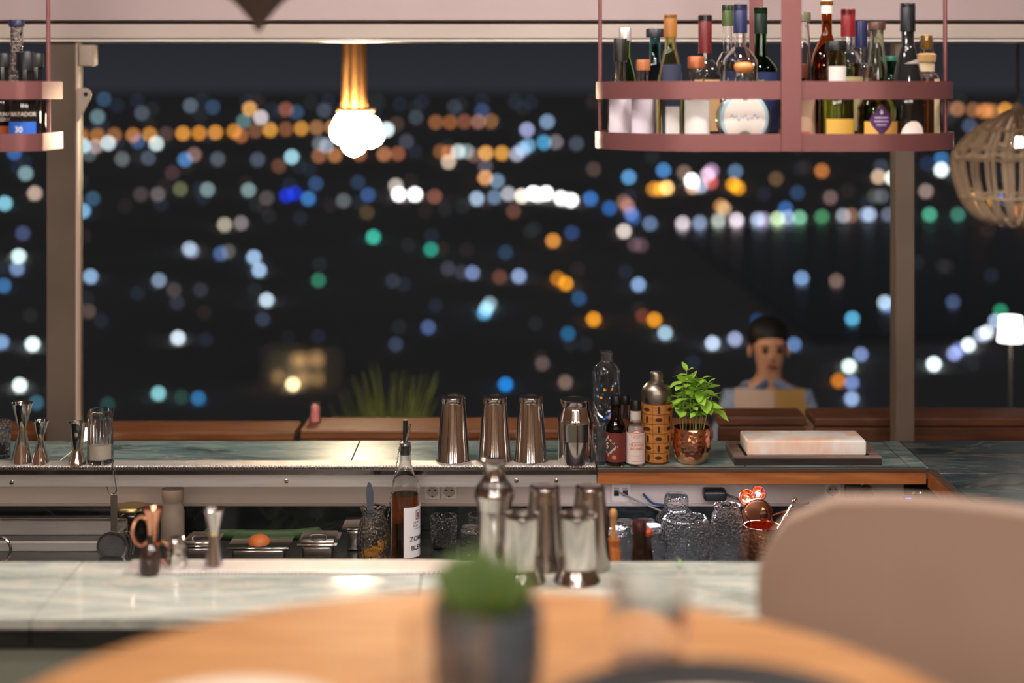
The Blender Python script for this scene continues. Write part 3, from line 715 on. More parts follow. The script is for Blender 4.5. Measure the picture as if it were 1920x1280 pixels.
def gl(name, hexc, rough=0.03): return mat(name, hexc, rough, trans=1.0, ior=1.46)
G_GREEN = gl('green_glass', '7fae4a'); G_TEAL = gl('teal_glass', '5a9aa0'); G_AMBER = gl('amber_glass', 'c07a28'); G_DKGREEN = gl('dark_green_glass', '2f7a38')
G_BROWN = gl('brown_glass', '6a3a12'); G_PALE = gl('pale_yellow_glass', 'e4e2b4'); G_DARK = mat('dark_bottle_glass', (0.012, 0.012, 0.012), 0.06, coat=0.5)
G_EMER = gl('emerald_glass', '2a9a7a'); G_BLUEW = gl('ice_blue_glass', 'd4ecf4', 0.12)
L_AMBER = gl('amber_spirit', 'd08a2c', 0.0); L_CLEAR = gl('clear_spirit', 'f4f4f0', 0.0); L_GREEN = gl('green_spirit', 'c4cc7a', 0.0)
L_GOLD = gl('gold_spirit', 'e8b45a', 0.0); L_BROWN = gl('brown_spirit', '8a4a1c', 0.0)
CAPM = {}
def capm(h, metal=0.0, rough=0.35): return mat('cap_%s_%d' % (h, int(metal * 10)), h, rough, metal)
def labm(h): return mat('paper_%s' % h, h, 0.55)

def bprof(kind, h, r, rn, nk):
    "outer profile of a bottle: h to the lip, nk = height where the neck starts as share of h"
    if kind == 'std':
        hb = h * nk * 0.80
        return [(0, 0), (r * 0.9, 0), (r, 0.006), (r, hb)] + sm([(r, hb), (r * 0.92, hb + (h * nk - hb) * 0.35), (rn * 1.5, hb + (h * nk - hb) * 0.85), (rn, h * nk)], 4)[1:] + [(rn, h * 0.955), (rn * 1.15, h * 0.96), (rn * 1.15, h)]
    if kind == 'slope':
        hb = h * nk * 0.55
        return [(0, 0), (r * 0.92, 0), (r, 0.006), (r, hb)] + sm([(r, hb), (r * 0.8, hb + (h * nk - hb) * 0.4), (rn * 1.3, hb + (h * nk - hb) * 0.9), (rn, h * nk)], 4)[1:] + [(rn, h * 0.97), (rn * 1.2, h * 0.975), (rn * 1.2, h)]
    if kind == 'cone':
        return [(0, 0), (r * 0.94, 0), (r, 0.006), (r, h * nk * 0.6)] + sm([(r, h * nk * 0.6), (r * 0.72, h * nk * 0.85), (rn * 1.25, h * (nk + 0.2)), (rn, h * 0.93)], 4)[1:] + [(rn * 1.25, h * 0.95), (rn * 1.25, h)]
    if kind == 'round':
        hb = h * nk
        return [(0, 0), (r * 0.55, 0)] + sm([(r * 0.6, 0.003), (r * 0.93, hb * 0.22), (r, hb * 0.5), (r * 0.85, hb * 0.8), (rn * 1.3, hb), (rn, hb + 0.012)], 5) + [(rn, h * 0.97), (rn * 1.25, h * 0.975), (rn * 1.25, h)]
    if kind == 'squat':
        hb = h * nk
        return [(0, 0), (r * 0.9, 0), (r, 0.008), (r, hb * 0.86)] + sm([(r, hb * 0.86), (r * 0.9, hb * 0.97), (rn, hb), (rn, hb + 0.006)], 3)[1:] + [(rn, h)]
def bottle(name, label, px, Y, ytop, r, kind='std', rn=0.013, nk=0.66, glass=None, cap=None, capr=1.3, caph=0.035, capmetal=0.0, lab=None, liq=None, sy=1.0, group=None, z=None, arc=(-75, 75), extra=None):
    z = BZ if z is None else z
    H = Zy(ytop, Y) - z
    h = H - (0.002 if caph > 0 else 0)
    glass = glass or GLASS
    t = thing(name, label, 'bottle', (X(px, Y), Y, z), group=group)
    pr = bprof(kind, h, r, rn, nk)
    solid = glass == G_DARK
    b = MB().lathe(pr + [(0, h)] if solid else shell(pr, 0.0028), 32, sy=sy); body = b.build('glass_body', glass, t)
    if cap:
        cr = rn * capr
        MB().lathe([(0, h - caph), (cr, h - caph), (cr, H - 0.002), (cr * 0.93, H), (0, H)], 24).build('cap', capm(cap, capmetal), t)
    if liq:
        lm_, lv = liq
        MB().lathe(fill(pr, h * lv), 28, sy=sy).build('liquid', lm_, t)
    if lab:
        for (z0, z1, hexc, a0, a1) in lab:
            rr = r + 0.0006
            if sy == 1.0: patch(rr, h * z0, h * z1, a0, a1).build('label', labm(hexc), t)
    return t, h

GRP = None
# large shelf, from its near end to its far end
bottle('spirit_bottle', 'clear bottle with tall black neck seal at the near end of the large shelf', 1163, 3.60, 72, 0.030, 'squat', 0.0125, 0.60, cap='17140f', caph=0.052, capr=1.25, lab=[(0.05, 0.55, 'd8cdd6', -60, 60)], liq=(L_CLEAR, 0.4))
bottle('spirit_bottle', 'green glass bottle with silver cap behind the black necked bottle', 1172, 3.74, 52, 0.034, 'slope', 0.012, 0.74, G_GREEN, cap='d8d0cc', caph=0.030, capmetal=0.7, lab=[(0.1, 0.5, 'c8d4b0', -50, 50)])
bottle('spirit_bottle', 'squat bottle with brown cork and lilac white label', 1206, 3.53, 112, 0.027, 'squat', 0.012, 0.74, cap='9a5a34', caph=0.022, lab=[(0.04, 0.62, 'ddd2e0', -75, 75)], liq=(L_CLEAR, 0.6))
bottle('spirit_bottle', 'teal glass bottle with flared dark stopper', 1228, 3.66, 54, 0.030, 'slope', 0.0125, 0.72, G_TEAL, cap='1d1b26', caph=0.018, capr=1.7)
t_, h_ = bottle('spirit_bottle', 'pale bottle with tall gold cap and navy picture label', 1257, 3.49, 27, 0.033, 'slope', 0.0125, 0.74, G_PALE, cap='8f5c26', caph=0.050, capr=1.2, lab=[(0.03, 0.62, '2a3048', -38, 38), (0.06, 0.30, 'e4e0da', -24, 30)], liq=(L_CLEAR, 0.5))
bottle('spirit_bottle', 'short bottle with broad copper cap and white label', 1306, 3.47, 106, 0.029, 'squat', 0.018, 0.66, cap='a05a38', caph=0.024, capr=1.1, capmetal=0.5, lab=[(0.04, 0.52, 'e8e4e0', -70, 70), (0.54, 0.72, '33201c', -50, 10)], liq=(L_CLEAR, 0.5))
bottle('spirit_bottle', 'dark wine bottle with red neck foil and black top', 1322, 3.62, 28, 0.036, 'std', 0.0145, 0.66, G_DARK, cap='5c181a', caph=0.088, capr=1.08, lab=[(0.1, 0.5, 'c8a070', -60, 60)])
bottle('spirit_bottle', 'slim clear bottle with olive green cap beside the navy capped bottle', 1364, 3.80, 9, 0.030, 'std', 0.012, 0.66, cap='43522c', caph=0.05, capr=1.15, liq=(L_CLEAR, 0.6))
bottle('spirit_bottle', 'broad shouldered clear bottle with tall navy cap', 1388, 3.64, 8, 0.042, 'std', 0.0145, 0.70, cap='21264a', caph=0.066, capr=1.15, liq=(L_CLEAR, 0.62))
t_, h_ = bottle('spirit_bottle', 'deep green bottle with navy label behind the front strap', 1426, 3.77, 14, 0.042, 'std', 0.0145, 0.64, G_DKGREEN, cap='10241a', caph=0.062, capr=1.12, lab=[(0.08, 0.52, '26305a', -85, 85)])
wrap_text('lettering', 'ABS', 0.016, mat('green_ink', '5cae5c', 0.5), t_, 0.0432, h_ * 0.43, -0.25, bold=0.0003)
# round ice blue decanter with a ball stopper
t = thing('round_decanter', 'flat round ice blue bottle with wooden ball stopper', 'bottle', (X(1394, 3.462), 3.462, BZ))
dr = 0.0625; cz = 0.060
oprof = [(0.010, 0.0)]
def disc_bottle(dr, cz, sy, top):
    pr = [(0, 0), (dr * 0.72, 0)]
    for k in range(14):
        a = -0.80 + (1.42 + 0.80) * k / 13
        pr.append((dr * math.cos(a), cz + dr * 1.0 * math.sin(a)))
    pr = [(r, max(z, 0)) for r, z in pr]
    pr += [(0.0135, top - 0.02), (0.0135, top)]
    return pr
dp = disc_bottle(dr, cz, 0.42, 0.155)
MB().lathe(shell(dp, 0.003), 40, sy=0.42).build('glass_body', G_BLUEW, t)
dl = [(0, 0)] + [(r - 0.006, z) for r, z in dp if r > 0.02 and z < 0.115]
v = []
for r, z in [(r - 0.004, max(z, 0.004)) for r, z in dp if r > 0.022]: v.append((r, z))
face = [(x_, z_) for x_, z_ in v] + [(-x_, z_) for x_, z_ in v[::-1]]
def dome(outline, push, t_):
    "front label following a flattened body"
    n = len(outline); vv = []; ff = []
    cxm = 0.0; czm = sum(p[1] for p in outline) / n
    for ring in range(6):
        k = 1 - ring / 6
        for x_, z_ in outline:
            xx = x_ * k; zz = czm + (z_ - czm) * k
            vv.append((xx, push(xx, zz), zz))
    vv.append((0, push(0, czm), czm))
    for ring in range(5):
        for i in range(n): ff.append((ring * n + i, ring * n + (i + 1) % n, (ring + 1) * n + (i + 1) % n, (ring + 1) * n + i))
    for i in range(n): ff.append((5 * n + i, 5 * n + (i + 1) % n, 6 * n))
    return MB().add(vv, ff)
def rad_at(z):
    best = 0.01
    for (r0, z0), (r1, z1) in zip(dp[1:], dp[2:]):
        if z0 <= z <= z1 and z1 > z0: return r0 + (r1 - r0) * (z - z0) / (z1 - z0)
    return dr * 0.72 if z < 0.004 else best
push = lambda x_, z_: -0.42 * math.sqrt(max(rad_at(max(z_, 0.001)) ** 2 - x_ * x_, 0)) - 0.0008
lb_ = dome([(x_ * 0.93, 0.006 + z_ * 0.95) for x_, z_ in face], push, 0.001).build('blue_label', labm('a9c9dc'), t)
dome([(x_ * 0.80, 0.008 + z_ * 0.88) for x_, z_ in face], lambda x_, z_: push(x_, z_) - 0.0006, 0.001).build('cream_label', labm('efe8de'), lb_)
# the handwriting on the label cannot be read: a few pen strokes stand for it
pts = []
for k in range(60):
    u = k / 59; xx = -0.032 + 0.064 * u; zz = 0.064 + 0.004 * math.sin(u * 40) + 0.003 * math.sin(u * 17)
    pts.append((xx, push(xx, zz) - 0.0018, zz))
MB().tube(pts, 0.0007, 5).build('script_stroke', mat('violet_ink', '6a5a9a', 0.5), lb_)
MB().box((-0.010, push(0, 0.016) - 0.002, 0.010), (0.010, push(0, 0.016) + 0.002, 0.018)).build('blue_seal', mat('blue_seal', '3a40a0', 0.5), lb_, smooth=False)
zt = Zy(116, 3.462) - BZ
MB().lathe(sm([(0, zt - 0.025), (0.014, zt - 0.024), (0.0215, zt - 0.012), (0.016, zt - 0.002), (0, zt)], 5), 24).build('ball_stopper', wood('stopper_wood', 'c47a42', 'd89256', 0.4), t)
# far half of the shelf
bottle('spirit_bottle', 'dark bottle with arched cream label beside the front strap', 1498, 3.472, 120, 0.036, 'squat', 0.016, 0.80, G_DARK, cap='5a2a18', caph=0.03, lab=[(0.04, 0.66, 'd8b498', -72, 62), (0.12, 0.18, 'c05a3a', -40, 30)])
bottle('spirit_bottle', 'clear long necked bottle with grey olive cap behind the cream label', 1504, 3.62, 23, 0.034, 'cone', 0.0155, 0.55, cap='5c5a44', caph=0.020, capr=1.3, liq=(L_CLEAR, 0.4))
bottle('spirit_bottle', 'round amber decanter with frosted glass stopper', 1550, 3.70, 1, 0.042, 'round', 0.0125, 0.74, G_AMBER, cap='d8cfc4', caph=0.030, capr=1.1, liq=(L_AMBER, 0.6))
bottle('spirit_bottle', 'bottle with bright red screw cap behind the black capped jar', 1590, 3.61, 17, 0.034, 'std', 0.0145, 0.70, cap='801a20', caph=0.062, capr=1.15, lab=[(0.1, 0.5, 'b8a878', -60, 60)], liq=(L_GREEN, 0.6))
t_, h_ = bottle('spirit_bottle', 'squat bottle with broad black cap and yellow base label', 1568, 3.468, 76, 0.039, 'squat', 0.021, 0.56, glass=gl('olive_tint_glass', 'c8cca0'), cap='161616', caph=0.020, capr=1.12, lab=[(0.03, 0.26, 'd6a94a', -45, 70)], liq=(L_GREEN, 0.45))
patch(0.0216, h_ * 0.62, h_ * 0.76, -60, 60).build('neck_label', labm('e6dcd8'), t_)
bottle('spirit_bottle', 'slim bottle with navy cap and gold ring', 1614, 3.72, 40, 0.030, 'std', 0.0125, 0.66, cap='20264e', caph=0.060, capr=1.2, liq=(L_CLEAR, 0.6))
bottle('spirit_bottle', 'clear bottle with small dark cork behind the purple label', 1634, 3.82, 56, 0.028, 'std', 0.012, 0.62, cap='2c2018', caph=0.015, capr=1.2)
t_, h_ = bottle('spirit_bottle', 'clear cone necked bottle with purple diamond label', 1644, 3.475, 41, 0.044, 'cone', 0.0145, 0.52, cap='4a2c24', caph=0.016, capr=1.35, glass=gl('greenish_clear_glass', 'e8eedc'), lab=[(0.03, 0.20, 'e0aa50', -50, 80)], liq=(L_GREEN, 0.46))
dv = [(0.0, -0.034), (0.020, -0.012), (0.026, 0.0), (0.018, 0.014), (0.0, 0.034), (-0.018, 0.014), (-0.026, 0.0), (-0.020, -0.012)]
def wrap_poly(name, outline, m, parent, R, z, ang=0.0, t=0.0004, sub=3):
    v = []; f = []; pts = []
    n = len(outline)
    for i in range(n):
        a, b = outline[i], outline[(i + 1) % n]
        for k in range(sub): pts.append((a[0] + (b[0] - a[0]) * k / sub, a[1] + (b[1] - a[1]) * k / sub))
    n = len(pts)
    for ring in range(4):
        k = 1 - ring / 4
        for x_, z_ in pts:
            g = ang + x_ * k / R; v.append((R * math.sin(g), -R * math.cos(g), z + z_ * k))
    v.append((R * math.sin(ang), -R * math.cos(ang), z))
    for ring in range(3):
        for i in range(n): f.append((ring * n + i, ring * n + (i + 1) % n, (ring + 1) * n + (i + 1) % n, (ring + 1) * n + i))
    for i in range(n): f.append((3 * n + i, 3 * n + (i + 1) % n, 4 * n))
    return MB().add(v, f).build(name, m, parent)
pl_ = wrap_poly('purple_label', [(x_ * 1.05, z_ * 1.05) for x_, z_ in dv], labm('4a2458'), t_, 0.0458, h_ * 0.21, 0.0)
for k, ww in ((0.004, 0.030), (-0.004, 0.032), (-0.012, 0.022)):
    patch(0.0462, h_ * 0.21 + k, h_ * 0.21 + k + 0.003, -math.degrees(ww / 0.092), math.degrees(ww / 0.092), 0.0003, 8).build('label_line', labm('b8a0c4'), t_)
wrap_poly('label_crest', [(0, -0.005), (0.004, 0), (0, 0.008), (-0.004, 0)], labm('d8d0dc'), t_, 0.0463, h_ * 0.21 + 0.017)
t_, h_ = bottle('spirit_bottle', 'tall dark bottle with black capsule and slanting grey neck label', 1702, 3.49, 6, 0.036, 'slope', 0.0140, 0.70, G_DARK, cap='14161c', caph=0.062, capr=1.2)
wrap_poly('round_label', [(0.033 * math.cos(a * PI / 9) * (1 if a <= 9 else 1), 0.050 * max(math.sin(a * PI / 9), 0)) for a in range(0, 10)], labm('efe4da'), t_, 0.0367, 0.006, 0.12)
b = patch(0.0240, -0.010, 0.010, -65, 65); b.v = [(x_, y_, z_ + 0.35 * x_) for x_, y_, z_ in b.v]
b.build('slant_label', labm('b4aca4'), t_, (0, 0, h_ * 0.56))
bottle('spirit_bottle', 'small emerald bottle behind the tall black capsule', 1672, 3.65, 105, 0.030, 'squat', 0.014, 0.78, G_EMER, cap='1c5a4c', caph=0.01)
t_, h_ = bottle('spirit_bottle', 'amber bottle with gold cap, cork collar and cream strip label', 1737, 3.60, 66, 0.030, 'squat', 0.0155, 0.66, cap='b88a3a', caph=0.030, capr=0.8, capmetal=0.6, lab=[(0.05, 0.60, 'd8c8a0', 20, 60)], liq=(gl('orange_spirit', 'e0701c', 0), 0.6))
MB().lathe([(0, 0), (0.0215, 0), (0.0225, 0.012), (0.0225, 0.017), (0.018, 0.02), (0, 0.02)], 24).build('cork_collar', mat('cork', 'b08a58', 0.8), t_, (0, 0, h_ * 0.76))
MB().lathe([(0.0158, h_ * 0.67), (0.0185, h_ * 0.67), (0.0185, h_ * 0.76), (0.0158, h_ * 0.76)], 20).build('neck_band', mat('paper_neck', 'c8b494', 0.6), t_)

# small shelf cut by the frame
t_, h_ = bottle('spirit_bottle', 'rippled clear bottle with navy cap on the shelf by the post', 31, 3.615, 38, 0.029, 'std', 0.0140, 0.60, GLASSC, cap='232744', caph=0.012, capr=1.3, liq=(L_CLEAR, 0.5))
t_, h_ = bottle('spirit_bottle', 'dark bottle with orange base label and white lettering', 5, 3.532, 100, 0.036, 'std', 0.0135, 0.70, G_DARK, cap='15161a', caph=0.03, lab=[(0.13, 0.21, 'c8622a', -90, 40)])
wrap_text('lettering', "CHAIRMAN'S", 0.0128, labm('d8ccc0'), t_, 0.0365, 0.066, 0.30, bold=0.0002)
wrap_text('lettering', 'RESERVE', 0.0115, labm('d8ccc0'), t_, 0.0365, 0.0545, 0.30, bold=0.0002)
t_, h_ = bottle('spirit_bottle', 'dark bottle with blue base label and blue neck patch', 47, 3.465, 97, 0.034, 'std', 0.0150, 0.66, G_DARK, cap='14161c', caph=0.04, lab=[(0.12, 0.26, '2f6ad0', -60, 60)])
patch(0.0172, h_ * 0.80, h_ * 0.93, -50, 10).build('neck_label', labm('2c5878'), t_)
wrap_text('lettering', 'MATADOR', 0.0128, labm('d8ccc0'), t_, 0.0345, 0.067, 0.15, bold=0.0002)
wrap_text('lettering', '30', 0.018, labm('e8eef4'), t_, 0.0353, 0.031, -0.1, bold=0.0005)
bottle('spirit_bottle', 'dark slim bottle nearest the shelf rod by the window post', 68, 3.58, 100, 0.022, 'std', 0.013, 0.66, G_DARK, cap='1a1a16', caph=0.03)
bottle('spirit_bottle', 'golden bottle at the frame edge of the small shelf', -36, 3.60, 82, 0.030, 'std', 0.013, 0.66, G_PALE, cap='2a2418', caph=0.04, liq=(L_GOLD, 0.7))

# ================================================================== things on the back counter
def spot(px, ybase, z=CT): 
    Y = Yon(ybase, z); return Vector((X(px, Y), Y, z)), Y / F_PX
TOPM = CT + 0.006        # top of the drip mats
def lathe_thing(name, label, cat, px, yb, prof, m, z=CT, group=None, part='body', wall=None, seg=36):
    "profile in photo pixels: (radius, row)"
    p, s_ = spot(px, yb, z)
    t = thing(name, label, cat, p, group=group)
    pr = [(r * s_, (yb - y) * s_) for r, y in prof]
    MB().lathe(pr, seg).build(part, m, t)
    return t, s_
# tall tins upside down
p, s_ = spot(850, 864, TOPM)
tin_lab = ['tall steel shaker tin nearest the amber blend bottle, first of three', 'tall steel shaker tin in the middle of the three', 'tall steel shaker tin beside the stepped short shaker']
t0 = thing('shaker_tin', tin_lab[0], 'shaker', p, group='tall steel tins on the drip mat')
o_pr = [(0, 119.0), (15, 119.5), (20.5, 121.5), (22.5, 121.5), (23.5, 119.5), (23.0, 117), (22.4, 113), (22.8, 108), (31, 3), (31.6, 1.5), (31.2, 0)]
MB().lathe([(r * s_, z * s_) for r, z in o_pr] + [(30 * s_, 0), (0, 0)], 48).build('body', STEEL, t0)
MB().lathe([(31.05 * s_, 3.2 * s_), (32 * s_, 2.2 * s_), (32 * s_, 0.4 * s_), (31.05 * s_, 0)], 48).build('rolled_rim', STEEL, t0)
for px_, lab_ in ((927.5, tin_lab[1]), (995, tin_lab[2])):
    p2, _ = spot(px_, 864, TOPM); copy_thing(t0, p2, lab_)
# stepped short shaker
p, s_ = spot(1079, 866, TOPM)
t = thing('stepped_shaker', 'short stepped steel shaker next to the brown dropper bottle', 'shaker', p)
MB().lathe([(r * s_, z * s_) for r, z in [(0, 0), (32, 0), (32.5, 2), (32.5, 42), (32.6, 43)]] + [(0, 43 * s_)], 48).build('base_cup', STEEL, t)
MB().lathe([(r * s_, z * s_) for r, z in [(0, 43)] + [(33.4, 43.2), (33.4, 72)] + sm([(33.4, 72), (33, 80), (29, 96), (27, 106), (28, 116)], 5) + [(28.6, 117.5), (27.5, 118.5), (22, 117), (0, 117)]], 48).build('top_cup', STEEL, t)

# jiggers and glasses near the window post
def jigger(label, px, yb, prof, m=STEEL, band_=None, z=TOPM, name='jigger'):
    p, s_ = spot(px, yb, z)
    t = thing(name, label, 'jigger', p)
    pr = [(r * s_, (yb - y) * s_) for r, y in prof]
    top = pr[-1]
    full = [(0, pr[0][1])] + pr + [(top[0] - 0.0012, top[1])] + [(max(r - 0.0012, 0.001), zz) for r, zz in pr[::-1] if zz > (yb - band_) * s_ + 0.004] + [(0, (yb - band_) * s_ + 0.004)]
    MB().lathe(full, 40).build('cups', m, t)
    wr = min(r for r, zz in pr)
    MB().lathe([(wr + 0.0001, (yb - band_) * s_ - 0.003), (wr + 0.0016, (yb - band_) * s_ - 0.002), (wr + 0.0016, (yb - band_) * s_ + 0.002), (wr + 0.0001, (yb - band_) * s_ + 0.003)], 32).build('waist_ring', mat('brass_ring', (0.75, 0.58, 0.3), 0.2, 1.0), t)
    return t
jigger('tallest double cone jigger at the far end of the drip mat', 41.5, 866, [(19.5, 866), (18.5, 858), (6.3, 806), (19, 756), (19.8, 755)], band_=806)
jigger('small double cone jigger beside the tallest one', 76, 868, [(16.5, 868), (15.6, 860), (4.8, 823), (14.5, 789), (15.2, 788)], band_=823)
jigger('bell jigger with long upper cup beside the ribbed glass', 145, 870, [(16, 870), (15, 864), (8.6, 843), (9.5, 841), (13, 812), (15.5, 793), (16.5, 791)], band_=842)
p, s_ = spot(188, 867, TOPM)
t = thing('highball_glass', 'ribbed tall glass part filled with cloudy liquid', 'glass', p)
rib = lambda a, z: 0.018 * math.cos(a * 22) if 0.012 < z < 0.105 else 0
op = [(0, 0), (22.5, 0), (24, 2), (24, 6), (23.6, 9), (23.6, 84), (24, 90), (24, 98), (23.5, 99)]
op = [(r * s_, z * s_) for r, z in op]
MB().lathe(shell(op, 0.0026, 0.012), 88, ripple=rib).build('glass_body', GLASS, t)
MB().lathe(fill(op, 35 * s_, 0.0036, 0.0125), 40).build('liquid', mat('cloudy_lemon', 'efe6d2', 0.3, sss=0.0), t)
p, s_ = spot(-2, 857, CT)
t = thing('tumbler', 'cut tumbler of dark drink at the frame edge of the back counter', 'glass', p)
op = [(0, 0), (20, 0), (21, 3), (22.6, 66), (22.8, 68)]; op = [(r * s_, z * s_) for r, z in op]
MB().lathe(shell(op, 0.003, 0.012), 36, ripple=lambda a, z: 0.03 * math.cos(a * 9) if 0.02 < z < 0.06 else 0).build('glass_body', GLASSC, t)
MB().lathe(fill(op, 26 * s_, 0.0045, 0.0125), 30).build('liquid', mat('dark_drink', '1a0a08', 0.05), t)

# drinks between shaker and bitters
p, s_ = spot(1137, 831, CT)
t = thing('water_bottle', 'tall clear empty bottle standing at the back of the counter', 'bottle', p)
op = [(0, 0), (24, 0), (25.5, 3), (25.5, 126)] + sm([(25.5, 126), (25, 137), (20, 147), (12.5, 152), (11.5, 156)], 4)[1:] + [(11.5, 166), (12.5, 167), (12.5, 172), (11.5, 173)]
op = [(r * s_, z * s_) for r, z in op]
MB().lathe(shell(op, 0.0028, 0.009), 40).build('glass_body', GLASS, t)
p, s_ = spot(1124, 869, CT)
t = thing('straight_glass', 'small straight clear glass between the stepped shaker and brown bottle', 'glass', p)
op = [(0, 0), (12, 0), (13, 1.5), (14, 74), (13.7, 75)]; op = [(r * s_, z * s_) for r, z in op]
MB().lathe(shell(op, 0.0018, 0.010), 32).build('glass_body', GLASS, t)

def bitters(label, px, yb, ytop, r, neckr, glass, capy, capr, sh, capc='100f10'):
    p, s_ = spot(px, yb, CT); t = thing('bitters_bottle', label, 'bottle', p)
    op = [(0, 0), (r - 1.5, 0), (r, 2), (r, yb - sh)] + sm([(r, yb - sh), (r * 0.93, yb - sh + 8), (neckr * 1.15, yb - sh + 20), (neckr, yb - sh + 27)], 4)[1:] + [(neckr, yb - capy)]
    op = [(a * s_, z * s_) for a, z in op]
    MB().lathe(shell(op, 0.0022, 0.006), 36).build('glass_body', glass, t)
    cp = [(0, yb - capy - 1), (capr, yb - capy - 1), (capr, yb - ytop - 2), (capr - 1, yb - ytop), (0, yb - ytop)]
    MB().lathe([(a * s_, z * s_) for a, z in cp], 30, ripple=lambda a, z: 0.02 * math.cos(a * 24)).build('cap', capm(capc), t)
    return t, s_, op
t, s_, op = bitters('brown bitters bottle with dark red label', 1155, 870, 741, 19, 9.5, G_BROWN, 756, 10.5, 806)
MB().lathe(fill(op, 66 * s_, 0.003, 0.007), 30).build('liquid', L_BROWN, t)
R_ = 19 * s_ + 0.0004
patch(R_, 8 * s_, 62 * s_, -105, 105).build('label', labm('6b2a24'), t)
wrap_poly('label_diamond', [(0, -20 * s_), (21 * s_, 0), (0, 20 * s_), (-21 * s_, 0)], labm('b5a79a'), t, R_ + 0.0007, 37 * s_, -0.9)
wrap_poly('label_diamond_inner', [(0, -14 * s_), (15 * s_, 0), (0, 14 * s_), (-15 * s_, 0)], labm('4a3430'), t, R_ + 0.0010, 37 * s_, -0.9)
wrap_text('lettering', '5', 16 * s_, labm('cdbfb2'), t, R_ + 0.0012, 32 * s_, -1.0, bold=0.0003)
wrap_poly('label_seal', [(4.2 * s_ * math.cos(k * PI / 6), 4.2 * s_ * math.sin(k * PI / 6)) for k in range(12)], labm('b8763a'), t, R_ + 0.0008, 17 * s_, -0.25)
for k in range(4):
    patch(R_ + 0.0006, (50 - k * 9) * s_, (51 - k * 9) * s_, 42, 80, 0.0002, 8).build('label_line', labm('8a5a4a'), t)
t, s_, op = bitters('bitters bottle with pale neck hidden behind the brown one', 1172, 852, 741, 17, 8.5, gl('rosy_glass', 'e8d2c8'), 756, 9.5, 800)
patch(17 * s_ + 0.0004, 6 * s_, 48 * s_, -80, 80).build('label', labm('d8b8a0'), t)
t, s_, op = bitters('white labelled orange bitters bottle with black cap', 1192, 871, 749, 17, 9.2, GLASS, 768, 10, 808)
MB().lathe(fill(op, 74 * s_, 0.003, 0.007), 30).build('liquid', mat('milky_bitters', 'e8d6cc', 0.25), t)
R_ = 17 * s_ + 0.0004
patch(R_, 5 * s_, 62 * s_, -100, 100).build('label', labm('d9c6bd'), t)
OR = mat('orange_ink', 'c8764a', 0.5)
dm = [(0, -9 * s_), (15.5 * s_, 0), (0, 9 * s_), (-15.5 * s_, 0)]
wrap_poly('label_diamond', dm, OR, t, R_ + 0.0007, 60 * s_, 0.0)
wrap_poly('label_diamond_inner', [(a * 0.86, c * 0.84) for a, c in dm], labm('d9c6bd'), t, R_ + 0.0009, 60 * s_, 0.0)
for k, ww in ((2.5, 7), (-0.5, 9), (-3.5, 6)):
    patch(R_ + 0.0010, (60 + k) * s_ - 0.0008, (60 + k) * s_ + 0.0008, -math.degrees(ww / 17), math.degrees(ww / 17), 0.0002, 8).build('label_line', OR, t)
wrap_text('lettering', 'ORANGE', 7.4 * s_, OR, t, R_ + 0.0008, 38 * s_, 0.0, bold=0.0002)
wrap_text('lettering', 'BITTERS', 7.0 * s_, OR, t, R_ + 0.0008, 31 * s_, 0.0, bold=0.0002)
for k in (44.5, 20, 10):
    patch(R_ + 0.0006, k * s_, (k + 1) * s_, -32, 32, 0.0002, 8).build('label_line', OR, t)
MB().lathe([(9.6 * s_, (871 - 790) * s_), (9.9 * s_, (871 - 790) * s_), (9.9 * s_, (871 - 769) * s_), (9.6 * s_, (871 - 769) * s_)], 26).build('neck_paper', mat('neck_paper', 'c9bab2', 0.6), t)

# carved wooden shaker
p, s_ = spot(1231, 866, CT)
t = thing('wooden_shaker', 'carved light wood shaker with pewter dome lid beside the basil', 'shaker', p)
WB = wood('carved_wood', 'a86a2e', 'c58440', 0.45, 14, (3, 3, 10))
rows = 6; zbase = 4.0; rh = (112 - zbase) / rows
def wr(z): return 23.5 + 7.0 * min(z / 100.0, 1.0)
core = [(0, 0), (22.5, 0), (23, 4)] + [(wr(z) - 1.2, z) for z in range(4, 113, 12)] + [(28, 113), (0, 113)]
MB().lathe([(r * s_, z * s_) for r, z in core], 36).build('core', mat('groove_wood', '5a3216', 0.6), t)
NB = 8
for j in range(rows):
    for i in range(NB):
        a0 = 2 * PI * i / NB + 0.06 + 0.012 - PI / NB - PI / 2; a1 = a0 + 2 * PI / NB - 0.024
        z0 = zbase + j * rh + 0.5; z1 = zbase + (j + 1) * rh - 0.5
        v = []; f = []; seg = 4
        for rr_ in (-1.4, 0.0):
            for zz in (z0, z1):
                for k in range(seg + 1):
                    a = a0 + (a1 - a0) * k / seg; r_ = (wr(zz) + rr_) * s_
                    v.append((r_ * math.cos(a), r_ * math.sin(a), zz * s_))
        n = seg + 1
        for k in range(seg):
            f += [(2 * n + k, 2 * n + k + 1, 3 * n + k + 1, 3 * n + k), (k, k + 1, 2 * n + k + 1, 2 * n + k), (n + k, 3 * n + k, 3 * n + k + 1, n + k + 1)]
        f += [(0, 2 * n, 3 * n, n), (seg, n + seg, 3 * n + seg, 2 * n + seg)]
        bl_ = MB().add(v, f).build('wood_block', WB, t)
        am = (a0 + a1) / 2 + PI / 2; zm = (z0 + z1) / 2; R_ = wr(zm) * s_ + 0.0005
        wd, hh = ((6.8, 3.4) if (i + j) % 2 == 0 else (2.6, 7.2))
        wrap_poly('carved_oval', [(wd * s_ * math.cos(k * PI / 6), hh * s_ * math.sin(k * PI / 6)) for k in range(12)], mat('carved_dark', '42200e', 0.6), bl_, R_, zm * s_, am, sub=1)
dome_pr = [(26, 112), (27.5, 113)] + sm([(27.5, 113), (28.5, 124), (26.5, 138), (19, 148), (13, 151)], 5)[1:]
